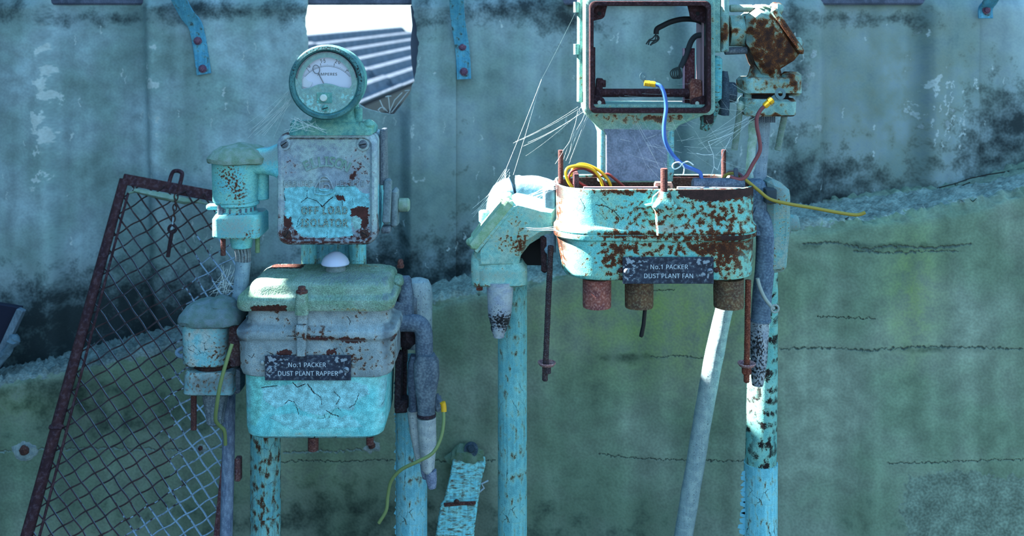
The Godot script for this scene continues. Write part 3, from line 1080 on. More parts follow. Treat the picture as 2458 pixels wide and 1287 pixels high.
	job("tub", 820, 380, 46, [565, 895, 945, 1060], {
		"a": Color(0.40, 0.74, 0.78), "b": Color(0.50, 0.78, 0.80), "big": 3.0, "mid": 16.0, "fine": 110.0, "cells": 11.0, "crack_bias": -0.5, "crack": [[760, 980, 130, 50, 0.95], [690, 930, 60, 30, 0.4]],
		"peelc": Color(0.64, 0.74, 0.80), "peel_bias": -0.35, "peel_or_lit": [[760, 960, 120, 50, 0.62], [800, 930, 100, 30, 0.5]], "dustc": Color(0.50, 0.60, 0.60), "dust_bias": -0.5, "dust": [[750, 1050, 200, 14, 0.7]],
		"rust_bias": -0.75, "rust": [[700, 1048, 80, 10, 0.4]],
		"patches": [[Color(0.52, 0.75, 0.80), 0.72, 628, 936, 665, 930, 700, 926, 740, 915, 830, 915, 880, 930, 884, 950, 850, 965, 846, 990, 800, 985, 770, 1004, 720, 990, 700, 970, 660, 985, 630, 965], [Color(0.50, 0.76, 0.80), 0.8, 640, 1005, 700, 996, 760, 1012, 840, 1002, 870, 1030, 700, 1036], [Color(0.42, 0.72, 0.72), 0.75, 580, 904, 640, 906, 650, 925, 624, 932, 622, 1000, 610, 1030, 584, 1020]],
		"cracks": [[dk, 1.8, 625, 935, 662, 930], [dk, 2.0, 700, 922, 712, 934, 730, 926], [dk, 2.2, 735, 926, 752, 948], [dk, 1.4, 752, 948, 768, 958, 770, 975], [dk, 1.6, 800, 945, 815, 960, 805, 975], [dk, 1.6, 780, 990, 795, 1000, 812, 1004], [dk, 1.4, 860, 950, 850, 975, 835, 985], [dk, 1.4, 680, 975, 690, 965, 705, 970, 715, 1000]],
	})
	job("gauge", 520, 520, 47, [685, 100, 900, 330], {
		"a": Color(0.30, 0.54, 0.55), "b": Color(0.38, 0.58, 0.55), "big": 5.0, "mid": 20.0, "fine": 110.0, "crack_bias": -3.0, "peelc": Color(0.44, 0.74, 0.76), "peel_bias": -0.2, "peel_or_lit": [[740, 245, 44, 26, 0.75], [835, 232, 36, 22, 0.65], [785, 275, 60, 16, 0.7]],
		"rust_bias": -0.6, "rust": [[785, 112, 90, 14, 0.85], [860, 150, 16, 50, 0.9], [706, 150, 14, 50, 0.7], [868, 215, 12, 40, 0.6], [700, 225, 10, 40, 0.5], [780, 280, 60, 10, 0.3]], "r1": Color(0.16, 0.15, 0.17), "r2": Color(0.10, 0.09, 0.12), "halo": Color(0.36, 0.44, 0.42),
		"dustc": Color(0.46, 0.62, 0.56), "dust_bias": -0.4, "dust": [[780, 310, 120, 20, 0.8]],
	})
	job("bezel", 320, 320, 49, [690, 105, 880, 295], {"a": Color(0.30, 0.50, 0.52), "b": Color(0.22, 0.40, 0.43), "big": 5.0, "mid": 26.0, "fine": 90.0, "crack_bias": -3.0, "peel_bias": -2.0, "rust_bias": -0.2, "rust": [[785, 112, 100, 24, 0.55], [865, 170, 24, 70, 0.5], [705, 160, 20, 60, 0.3]], "r1": Color(0.11, 0.12, 0.15), "r2": Color(0.07, 0.08, 0.10), "halo": Color(0.2, 0.32, 0.33), "dust_bias": -1.0})
	job("plate", 512, 160, 48, [0, 0, 512, 160], {"a": Color(0.12, 0.15, 0.22), "b": Color(0.16, 0.20, 0.28), "big": 4.0, "mid": 16.0, "fine": 90.0, "crack_bias": -3.0, "rust_bias": -3.0, "peelc": Color(0.52, 0.58, 0.66), "peel_bias": 0.06, "peel_or_lit": [[60, 30, 70, 40, 0.5], [450, 30, 60, 30, 0.45], [40, 110, 40, 40, 0.4], [470, 110, 40, 30, 0.45]]})

func bolt_down(px: float, y0: float, y1: float, z: float, r_px: float, m: Material) -> void:
	var b := part("bolt", Geo.new().threaded(V(px, y0, z), V(px, y1, z), r_px * k), m)
	part("nut", Geo.new().hexnut(V(px, y0 + 1, z), V(px, y0 + 9, z), r_px * 1.5 * k), m, b)

func build_left() -> void:
	ammeter()
	isolator()
	cap_upper()
	switch_box()
	cap_lower()
	side_parts()
	posts_left()

func disc_poly(px: float, py: float, r: float, n := 40) -> PackedVector2Array:
	var p := PackedVector2Array()
	for i in n:
		p.append(Vector2((px - cx) * k + cos(TAU * i / n) * r * k, (cy - py) * k + sin(TAU * i / n) * r * k))
	return p

func ammeter() -> void:
	begin("ammeter", "round glass-fronted ammeter in a teal case, standing on top of the isolator box", "ammeter", 783, 322, 0.05, "", -0.05)
	var m := clad("gauge", 685, 100, 900, 330, 0.15, 0.7)
	var c := V(783, 198, 0)
	var r := k
	part("case", Geo.new().lathe(c, Vector3.BACK, [[-0.035, 70 * r], [-0.032, 84 * r], [0.02, 87 * r], [0.022, 90 * r], [0.038, 90 * r], [0.044, 89 * r], [0.044, 60 * r]], 48, true, false), m)
	part("bezel", Geo.new().lathe(c, Vector3.BACK, [[0.036, 91 * r], [0.046, 91 * r], [0.052, 87 * r], [0.053, 80 * r], [0.050, 76 * r], [0.040, 74 * r], [0.034, 73 * r]], 48, false, false), clad("bezel", 690, 105, 880, 295, 0.15, 0.7))
	part("rim_seal", Geo.new().lathe(c, Vector3.BACK, [[0.036, 75 * r], [0.047, 75.5 * r], [0.048, 72 * r], [0.036, 71 * r]], 48, false, false), flat(Color(0.10, 0.10, 0.15)))
	var dial := part("dial", Geo.new().cyl(c + Vector3(0, 0, 0.034), c + Vector3(0, 0, 0.037), 73 * r, 40, 0.0002), flat(Color(0.78, 0.80, 0.90), 0.6), null, "white dial with a printed ampere scale")
	var ink := flat(Color(0.12, 0.12, 0.18))
	var pv := Vector2(783, 230)
	var sc := Geo.new()
	var arc := PackedVector3Array()
	for i in 41:
		var a := deg_to_rad(lerpf(-50, 50, i / 40.0))
		var u := Vector2(sin(a), -cos(a))
		var l := 9.0 if i % 10 == 5 else 5.0 if i % 5 == 0 else 4.0
		var p := pv + u * 70
		var q := pv + u * (70 + l)
		sc.bar(V(p.x, p.y, 0.0372), V(q.x, q.y, 0.0372), (1.5 if i % 10 == 5 else 0.7) * k, 0.0003, Vector3.BACK, 0.00005)
		arc.append(V(p.x, p.y, 0.0372))
	sc.tube(arc, 0.4 * k, 4)
	part("scale", sc, ink, dial)
	for q in [["1·0", 735, 161, 0.55], ["1·5", 772, 147, 0.12], ["2·0", 808, 149, -0.3], ["2·5", 838, 171, -0.75]]:
		write(q[0], q[1], q[2], 0.0371, 9.5, 0.0003, ink, dial, 0.75, q[3])
	write("AMPERES", 783, 179, 0.0371, 6.5, 0.0003, ink, dial, 1.2)
	var nd := Geo.new()
	nd.bar(V(778, 207, 0.041), V(762, 177, 0.041), 2.2 * k, 0.0006, Vector3.BACK, 0.0002)
	var loop := PackedVector3Array()
	for i in 21:
		var a := TAU * i / 20.0
		var u := Vector2(cos(a) * 8.0, sin(a) * 10.5).rotated(-0.3)
		loop.append(V(757 + u.x, 167 + u.y, 0.041))
	nd.tube(loop, 1.1 * k, 6)
	part("needle", nd, flat(Color(0.14, 0.15, 0.25), 0.4))
	part("torn_paper", Geo.new().extrude(poly([716, 196, 728, 186, 738, 196, 748, 198, 740, 214, 722, 208]), Vector3(0, 0, zoff), 0.038, 0.0395, 0.0003), flat(Color(0.75, 0.78, 0.84)))
	var cov := PackedVector2Array()
	for i in 31:
		var a := deg_to_rad(lerpf(10, -190, i / 30.0))
		cov.append(Vector2(cos(a) * 76 * k, (322 - 198) * k + sin(a) * 76 * k))
	cov.append_array(poly([724, 214, 745, 210, 762, 203, 780, 200, 798, 203, 815, 209, 838, 212]))
	var cv := part("cover_plate", Geo.new().extrude(cov, Vector3(0, 0, zoff), 0.043, 0.050, 0.0015), m)
	part("knob", Geo.new().lathe(V(777, 235, 0.05), Vector3.BACK, [[0, 9 * k], [0.004, 9 * k], [0.006, 7 * k]], 18), flat(Color(0.75, 0.80, 0.80)), cv, "pale round zero-adjusting knob")
	part("knob_plate", Geo.new().box(V(779, 235, 0.0505), Vector3(38 * k, 26 * k, 0.003), 0.001), m, cv)
	screw(781, 260, 0.0495, 9, m, cv, 0.3)
	var glass := StandardMaterial3D.new()
	glass.transparency = BaseMaterial3D.TRANSPARENCY_ALPHA
	glass.albedo_color = Color(0.9, 0.95, 1.0, 0.06)
	glass.roughness = 0.03
	glass.metallic_specular = 0.25
	part("glass", Geo.new().cyl(c + Vector3(0, 0, 0.0505), c + Vector3(0, 0, 0.0515), 74 * r, 40, 0.0002), glass)
	part("stem", Geo.new().stack(V(795, 322, -0.008), [[0.005, 150 * k, 0.06, 0.012], [0.016, 126 * k, 0.055, 0.02], [0.03, 112 * k, 0.05, 0.02], [0.07, 104 * k, 0.045, 0.02]]).rough(0.002, 20.0), m)
	part("stem_rib", Geo.new().cyl(V(851, 300, 0.005), V(851, 262, 0.005), 11 * k, 12, 0.003), m)
	var foot := Geo.new().stack(V(787, 322, -0.015), [[-0.004, 205 * k, 0.09, 0.01], [0.006, 205 * k, 0.09, 0.012], [0.014, 196 * k, 0.08, 0.012], [0.019, 180 * k, 0.07, 0.01]]).rough(0.003, 22.0)
	part("foot", foot, m)
	for x in [702, 878]:
		part("foot_bolt", Geo.new().ball(V(x, 304, 0.012), Vector3(16 * k, 13 * k, 0.014), 12, 6, 0.2, x).rough(0.001, 50), m)

func isolator() -> void:
	begin("isolator_box", "upright isolator box with raised lettering and peeling turquoise paint, under the ammeter", "switch box", 785, 588, 0.02, "", -0.02)
	var m := clad("isolator", 655, 305, 935, 600, 0.14, 0.75)
	m.uv1_offset.z = -0.035
	var c := V(785, 453, 0)
	part("body", Geo.new().stack(c, [[-0.11, 222 * k, 246 * k, 0.012], [-0.107, 232 * k, 256 * k, 0.014], [-0.002, 238 * k, 262 * k, 0.016]], Vector3.BACK, Vector3.RIGHT, Vector3.UP), m)
	var cv := part("cover", Geo.new().stack(c, [[0.0, 230 * k, 260 * k, 0.018], [0.001, 238 * k, 268 * k, 0.022], [0.016, 240 * k, 270 * k, 0.023], [0.022, 237 * k, 267 * k, 0.023], [0.026, 229 * k, 259 * k, 0.022], [0.0265, 219 * k, 249 * k, 0.019], [0.024, 212 * k, 242 * k, 0.017], [0.0205, 207 * k, 237 * k, 0.015]], Vector3.BACK, Vector3.RIGHT, Vector3.UP, 8).rough(0.0012, 25), m, null, "cover with a raised rim and cast lettering")
	for q in [[683, 345, 0.6], [872, 346, 0.2], [690, 561, 1.0], [876, 560, -0.5]]:
		part("boss", Geo.new().lathe(V(q[0], q[1], 0.018), Vector3.BACK, [[0, 17 * k], [0.005, 16 * k], [0.006, 13 * k]], 18), m, cv)
		screw(q[0], q[1], 0.0235, 10.5, around("grey", 0.05, 0.1, 0.7) if q[1] < 500 else around("rusty", 0.06, 0.1, 0.8), cv, q[2])
	# cast lettering
	var word := "ELLISON"
	for i in 7:
		var a := deg_to_rad([-24.5, -15.5, -6.8, 0.6, 7.4, 16.0, 25.0][i])
		write(word[i], 783 + sin(a) * 112, 500 - cos(a) * 112, 0.0205, 24, 0.004, local(0.1, "moss", 0.1, Color(1.0, 1.06, 1.12)), cv, 0.95, -a)
	write("OFF LOAD", 779, 505, 0.0205, 19, 0.004, around("flaked", 0.05, 0.1, 0.8), cv, 0.9)
	write("ISOLATOR", 779, 535, 0.0205, 19, 0.004, around("flaked", 0.05, 0.1, 0.8), cv, 0.9)
	# worn, no longer legible raised strokes on both sides of the emblem
	var st := Geo.new()
	var rng := RandomNumberGenerator.new()
	rng.seed = 4
	for s in 2:
		for i in 7:
			var x := (684 if s == 0 else 808) + i * 10.0
			st.bar(V(x, 433, 0.021), V(x, 447, 0.021), 2.6 * k, 0.003, Vector3.BACK, 0.0004)
			for q in 3:
				if rng.randf() < 0.55:
					var y := 434.5 + q * 5.5
					st.bar(V(x, y, 0.021), V(x + 6, y, 0.021), 2.4 * k, 0.0026, Vector3.BACK, 0.0004)
	part("worn_lettering", st, m, cv)
	var em := Geo.new()
	var ring := path([[756, 464, 0.022], [756, 452, 0.022], [763, 438, 0.022], [770, 426, 0.022], [780, 423, 0.022], [790, 429, 0.022], [797, 443, 0.022], [801, 458, 0.022], [792, 464, 0.022], [776, 467, 0.022], [756, 464, 0.022]])
	em.tube(ring, 2.3 * k, 6)
	em.tube(path([[790, 432, 0.022], [770, 432, 0.022], [768, 440, 0.022], [769, 456, 0.022], [790, 456, 0.022], [790, 444, 0.022], [778, 442, 0.022]]), 2.2 * k, 6)
	part("emblem", em.rough(0.0006, 90), m, cv, "raised rounded-triangle emblem round an angular letter")
	# the latch gear on its right flank
	var dg := local(0.12, "dusty", 0.12, Color(0.92, 0.95, 1.0))
	part("hinge_strip", Geo.new().box(V(911, 385, -0.05), Vector3(13 * k, 136 * k, 0.05), 0.003).rough(0.002, 40), local(0.1, "grey", 0.1))
	part("lever", Geo.new().bar(V(921, 548, -0.02), V(925, 437, -0.03), 19 * k, 0.022, Vector3.BACK, 0.005).rough(0.0015, 40), dg)
	part("lever_foot", Geo.new().box(V(920, 562, -0.03), Vector3(22 * k, 16 * k, 0.03), 0.003), local(0.1, "grey", 0.1))
	part("hub_plate", Geo.new().bar(V(938, 560, -0.05), V(938, 466, -0.05), 17 * k, 0.04, Vector3.BACK, 0.005).rough(0.0015, 40), dg)
	part("hub_nut", Geo.new().cyl(V(944, 508, -0.055), V(974, 508, -0.055), 17 * k, 14, 0.003).rough(0.0015, 50), local(0.1, "moss", 0.12))

func cap_upper() -> void:
	begin("cable_box", "small rusty turquoise cable box with a dusty domed cap, left of the isolator box", "cable box", 565, 722, 0.03, "", -0.04)
	var m := clad("caps", 485, 340, 675, 625, 0.14, 0.75)
	var ms := local(0.1, "moss", 0.5)
	var up := Vector3.UP
	part("cap", Geo.new().stack(V(561, 392, 0), [[-0.003, 132 * k, 0.094, 0.035], [0.0, 142 * k, 0.104, 0.04], [0.008, 142 * k, 0.104, 0.04], [0.013, 130 * k, 0.094, 0.036], [0.022, 112 * k, 0.08, 0.03], [0.028, 84 * k, 0.06, 0.025], [0.031, 46 * k, 0.035, 0.015]], up, Vector3.RIGHT, Vector3.BACK, 8).rough(0.006, 24, 8), ms)
	part("arm", Geo.new().loft([Geo.rr(V(590, 393, -0.005), 60 * k, 0.06, 0.014, up, Vector3.BACK), Geo.rr(V(630, 393, -0.005), 62 * k, 0.06, 0.014, up, Vector3.BACK), Geo.rr(V(652, 390, -0.005), 78 * k, 0.07, 0.014, up, Vector3.BACK), Geo.rr(V(672, 388, -0.005), 100 * k, 0.08, 0.014, up, Vector3.BACK)]).rough(0.004, 24, 2), m)
	part("body", Geo.new().stack(V(553, 490, 0), [[0, 104 * k, 0.084, 0.036], [0.002, 107 * k, 0.086, 0.037], [0.075, 112 * k, 0.088, 0.038], [0.08, 118 * k, 0.09, 0.038]], up, Vector3.RIGHT, Vector3.BACK, 8).rough(0.0012, 30), m)
	part("side_column", Geo.new().cyl(V(613, 490, -0.012), V(613, 392, -0.012), 17 * k, 14, 0.002), m)
	var ring := part("ring", Geo.new().lathe(V(556, 521, 0), up, [[0, 50 * k], [0.003, 52 * k], [0.006, 46 * k], [0.015, 46 * k], [0.018, 53 * k], [0.022, 53 * k], [0.025, 50 * k]], 28), m)
	var tg := Geo.new()
	for i in 9:
		var a := lerpf(-1.2, 1.2, i / 8.0) + (0.12 if i > 4 else -0.12)
		tg.box(V(556, 508, 0) + Vector3(sin(a), 0, cos(a)) * 47 * k, Vector3(4 * k, 9 * k, 4 * k), 0.0005)
	part("ring_teeth", tg, local(0.1, "grey", 0.1), ring)
	part("clamp_screw", Geo.new().cyl(V(526, 494, 0.03), V(526, 520, 0.03), 8 * k, 10, 0.002), local(0.1, "grey", 0.1), ring)
	part("ear", Geo.new().box(V(507, 502, 0.012), Vector3(40 * k, 13 * k, 0.02), 0.003), m, ring)
	part("flange", Geo.new().stack(V(565, 572, 0), [[0, 108 * k, 0.085, 0.012], [0.003, 114 * k, 0.092, 0.014], [0.036, 116 * k, 0.094, 0.014], [0.043, 106 * k, 0.086, 0.014]], up, Vector3.RIGHT, Vector3.BACK, 6).rough(0.003, 26, 4), m)
	bolt_down(525, 570, 622, 0.01, 6.5, local(0.06, "rusty", 0.1, Color(1.4, 1.3, 1.3)))
	bolt_down(609, 568, 615, 0.01, 6.0, local(0.06, "moss", 0.1, Color(0.9, 0.95, 0.8)))
	part("gland", Geo.new().lathe(V(567, 570, 0), -up, [[0, 31 * k], [0.004, 30 * k], [0.026, 25 * k], [0.028, 22 * k]], 20), m)
	var g := Geo.new()
	for i in 13:
		var a := TAU * i / 13
		g.tube(PackedVector3Array([V(568 + cos(a) * 17, 604, sin(a) * 0.013), V(571 + cos(a) * 16, 622, sin(a) * 0.012), V(571 + cos(a) * 15, 646, sin(a) * 0.0115)]), 3.2 * k, 6)
	part("strands", g, local(0.05, "grey", 0.1, Color(1.2, 1.2, 1.15)))
	part("cable", Geo.new().tube(path([[571, 638, 0], [569, 660, 0], [565, 700, 0], [560, 740, 0]]), [0.0150, 0.0148, 0.0146], 16), local(0.12, "white", 0.1, Color(0.82, 0.93, 1.0)))

func switch_box() -> void:
	begin("packer_rapper_switch", "large switch box with a mossy lid, white button and cracked turquoise tub", "switch box", 755, 1055, 0.1, "", -0.1)
	var z := -0.005
	var up := Vector3.UP
	var R := Vector3.RIGHT
	var F := Vector3.BACK
	var row := func(y: float, w: float, d: float, r := 0.028, sx := 0.0) -> Array:
		return [(cy - y) * k, w * k, d, r, sx * k]
	var c := V(755, 1055, z)
	var band := clad("band", 555, 740, 965, 912, 0.16, 0.8)
	var tubm := clad("tub", 565, 895, 945, 1060, 0.16, 0.7)
	var lidm := clad("lidmoss", 555, 640, 960, 760, 0.8, 0.95)
	part("tub", Geo.new().stack(c, [row.call(1063, 290, 0.155, 0.03, -6), row.call(1061, 316, 0.174, 0.03, -6), row.call(1054, 332, 0.187, 0.032, -6), row.call(1038, 338, 0.19, 0.032, -6), row.call(960, 341, 0.192, 0.032, -6), row.call(900, 343, 0.192, 0.032, -6)], up, R, F, 8).rough(0.0012, 20), tubm, null, "lower tub in cracked turquoise paint")
	part("body", Geo.new().stack(c, [row.call(908, 350, 0.196), row.call(905, 362, 0.2), row.call(890, 374, 0.204), row.call(830, 377, 0.206), row.call(822, 379, 0.206), row.call(817, 386, 0.212), row.call(812, 391, 0.217), row.call(800, 391, 0.217), row.call(793, 384, 0.211), row.call(787, 354, 0.190), row.call(780, 343, 0.184), row.call(740, 342, 0.184)], up, R, F, 8).rough(0.0018, 18), band)
	var lid := part("lid", Geo.new().stack(c, [row.call(748, 366, 0.2, 0.028, -3), row.call(747, 380, 0.208, 0.03, -3), row.call(740, 386, 0.212, 0.03, -3), row.call(727, 386, 0.212, 0.03, -3), row.call(722, 384, 0.210, 0.03, -3), row.call(718, 374, 0.200, 0.03, -2), row.call(716, 352, 0.182, 0.03, 1), row.call(712, 346, 0.176, 0.03, 2), row.call(702, 343, 0.174, 0.03, 2), row.call(693, 336, 0.168, 0.03, 2), row.call(688, 322, 0.156, 0.028, 2), row.call(685.8, 300, 0.138, 0.026, 2), row.call(685.5, 200, 0.08, 0.02)], up, R, F, 9).rough(0.0025, 22), lidm, null, "lid under a thick coat of moss and dust")
	# bolts, bosses
	var rm := local(0.07, "rusty", 0.1, Color(1.3, 1.2, 1.2))
	part("boss", Geo.new().stack(V(725, 748, 0.102), [[-0.004, 32 * k, 0.022, 0.007], [0.02, 30 * k, 0.024, 0.008], [0.034, 26 * k, 0.02, 0.008]]).rough(0.001, 60), lidm, lid)
	var b := part("lid_bolt", Geo.new().lathe(V(725, 706, 0.102), up, [[-0.012, 8 * k], [0.0, 8 * k], [0.001, 14 * k], [0.007, 14 * k], [0.008, 9 * k], [0.014, 9 * k], [0.015, 6 * k]], 10), rm, lid)
	part("boss_rib", Geo.new().stack(V(724, 852, 0.102), [[0.0, 24 * k, 0.014, 0.005], [0.034, 24 * k, 0.014, 0.005], [0.04, 27 * k, 0.02, 0.006], [0.05, 27 * k, 0.018, 0.006], [0.056, 24 * k, 0.006, 0.002]]), band)
	part("boss_rib", Geo.new().stack(V(724, 790, 0.092), [[0.0, 26 * k, 0.012, 0.005], [0.03, 26 * k, 0.012, 0.005]]), band)
	part("lid_ear", Geo.new().ball(V(936, 716, -0.03), Vector3(16 * k, 14 * k, 0.03), 12, 8, 0.25, 5), lidm, lid)
	part("lid_bolt", Geo.new().lathe(V(940, 688, -0.05), up, [[0, 9 * k], [0.006, 10 * k], [0.007, 7 * k], [0.012, 8 * k], [0.017, 5 * k]], 8), rm, lid)
	# the white button on its dusty stem
	var sm := local(0.1, "dusty", 0.15)
	var kn := part("button_stem", Geo.new().lathe(Q(806, 668, -0.02), up, [[-0.012, 38 * k], [0.0, 34 * k], [0.01, 26 * k], [0.03, 24 * k], [0.04, 18 * k]], 20), sm)
	var ivory := flat(Color(0.72, 0.76, 0.88), 0.25)
	ivory.subsurf_scatter_enabled = true
	ivory.subsurf_scatter_strength = 0.3
	part("button", Geo.new().lathe(Q(805, 634, -0.02), up, [[-0.001, 22 * k], [0.0, 35 * k], [0.002, 36 * k], [0.010, 32 * k], [0.017, 24 * k], [0.023, 12 * k], [0.0245, 4 * k]], 28), ivory, null, "pale mushroom-shaped push button")
	# nameplate
	var zp := 0.1005
	var pl := part("nameplate", Geo.new().box(V(740, 882, zp + 0.002), Vector3(206 * k, 60 * k, 0.003), 0.0006), clad("plate", 637, 852, 843, 912, 0.03, 0.45), null, "dark engraved nameplate")
	var eng := flat(Color(0.72, 0.78, 0.84), 0.5)
	write("No.1 PACKER", 738, 874.5, zp + 0.0036, 10.6, 0.0006, eng, pl, 1.05, 0.0, false)
	write("DUST PLANT RAPPER", 740, 895, zp + 0.0036, 10.6, 0.0006, eng, pl, 1.05, 0.0, false)
	for x in [648, 832]:
		screw(x, 886, zp + 0.0035, 7, local(0.05, "grey", 0.05, Color(1.3, 1.3, 1.3)), pl, x)
	for x in [630, 849]:
		part("rivet", Geo.new().ball(V(x, 871, zp), Vector3(6 * k, 6 * k, 0.003), 10, 6), band)
	# fixings below, hinge gear on the right
	for q in [[752, 1081, 13.0], [888, 1067, 9.0]]:
		part("drain_bolt", Geo.new().lathe(Q(q[0], 1048, 0.06), -up, [[0, q[2] * k], [(q[1] - 1048) * k, q[2] * k], [(q[1] - 1047) * k, q[2] * 0.7 * k], [(q[1] - 1052) * k, q[2] * 0.55 * k]], 14).rough(0.001, 60), rm)
	var hm := local(0.1, "rusty", 0.14, Color(0.75, 0.85, 1.0))
	part("hinge_bar", Geo.new().bar(V(934, 1048, -0.05), V(938, 905, -0.05), 17 * k, 0.03, F, 0.003).rough(0.002, 40), hm)
	part("hinge_bar", Geo.new().bar(V(947, 1040, -0.075), V(948, 880, -0.075), 15 * k, 0.02, F, 0.003).rough(0.002, 40), hm)
	part("hinge_foot", Geo.new().box(V(944, 1040, -0.05), Vector3(32 * k, 34 * k, 0.035), 0.004).rough(0.003, 40), hm)
	part("hinge_head", Geo.new().ball(V(958, 868, -0.06), Vector3(24 * k, 34 * k, 0.03), 12, 8, 0.4, 9).rough(0.003, 40), hm)

func cap_lower() -> void:
	begin("cable_box", "small peeling cable box with a grey lumpy cap in front of the mesh panel", "cable box", 500, 1045, 0.06, "", -0.04)
	var m := clad("capl", 415, 700, 590, 1050, 0.16, 0.8)
	var up := Vector3.UP
	var lump := Geo.new().stack(V(497, 780, 0), [[-0.004, 136 * k, 0.1, 0.03], [0.0, 152 * k, 0.112, 0.034], [0.007, 155 * k, 0.114, 0.034], [0.014, 150 * k, 0.108, 0.034], [0.021, 138 * k, 0.098, 0.032], [0.028, 118 * k, 0.082, 0.03], [0.033, 92 * k, 0.062, 0.025], [0.036, 40 * k, 0.03, 0.012]], up, Vector3.RIGHT, Vector3.BACK, 10)
	lump.ball(V(470, 757, 0.012), Vector3(36 * k, 22 * k, 0.035), 18, 10, 0.15, 2)
	lump.ball(V(522, 748, 0.004), Vector3(40 * k, 24 * k, 0.035), 18, 10, 0.15, 5)
	part("cap", lump.rough(0.004, 30, 6), local(0.12, "moss", 0.5, Color(0.80, 0.82, 0.92)))
	part("body", Geo.new().stack(V(487, 880, 0.004), [[0, 96 * k, 0.08, 0.02], [0.004, 104 * k, 0.086, 0.022], [0.07, 108 * k, 0.088, 0.022], [0.078, 116 * k, 0.092, 0.024]], up, Vector3.RIGHT, Vector3.BACK, 7).rough(0.0015, 30), m)
	part("side_column", Geo.new().stack(V(545, 890, -0.015), [[0, 44 * k, 0.06, 0.012], [0.085, 44 * k, 0.06, 0.012]]).rough(0.003, 30), local(0.1, "rusty", 0.12, Color(1.3, 1.4, 1.5)))
	part("neck_ring", Geo.new().lathe(V(500, 896, 0), up, [[0, 46 * k], [0.004, 50 * k], [0.008, 46 * k], [0.012, 50 * k], [0.016, 44 * k]], 22), local(0.1, "rusty", 0.1, Color(0.9, 0.9, 0.9)))
	part("flange", Geo.new().stack(V(498, 950, 0.0), [[0, 112 * k, 0.085, 0.012], [0.003, 118 * k, 0.094, 0.014], [0.036, 118 * k, 0.094, 0.014], [0.043, 108 * k, 0.085, 0.014]]).rough(0.004, 24, 4), m)
	part("side_ear", Geo.new().box(V(548, 930, -0.01), Vector3(36 * k, 60 * k, 0.05), 0.006), local(0.1, "grey", 0.1))
	bolt_down(454, 948, 1046, 0.012, 7.5, local(0.06, "rusty", 0.1, Color(1.3, 1.2, 1.2)))
	var cone := Geo.new()
	var rings := []
	for q in [[950, 33.0, 0.0], [975, 30.0, 0.0], [985, 27.0, 1.0], [1030, 19.0, 1.6], [1033, 21.0, 0.6], [1038, 16.0, 0.4]]:
		var ring := PackedVector3Array()
		for j in 48:
			var a := TAU * j / 48
			var rr2: float = q[1] + (q[2] if j % 4 < 2 else -q[2])
			ring.append(V(502 + cos(a) * rr2, q[0], sin(a) * rr2 * k))
		rings.append(ring)
	part("cable_cone", cone.loft(rings), local(0.1, "grey", 0.1, Color(1.1, 1.12, 1.1)))
	var loop := PackedVector3Array()
	for i in 13:
		var a := PI / 2 + PI * i / 12.0
		loop.append(V(436 + cos(a) * 24, 858 - sin(a) * 9, 0.01 - sin(a) * 0.006))
	part("side_loop", Geo.new().tube(loop, 5 * k, 8), local(0.06, "white", 0.05, Color(0.7, 0.8, 0.9)))

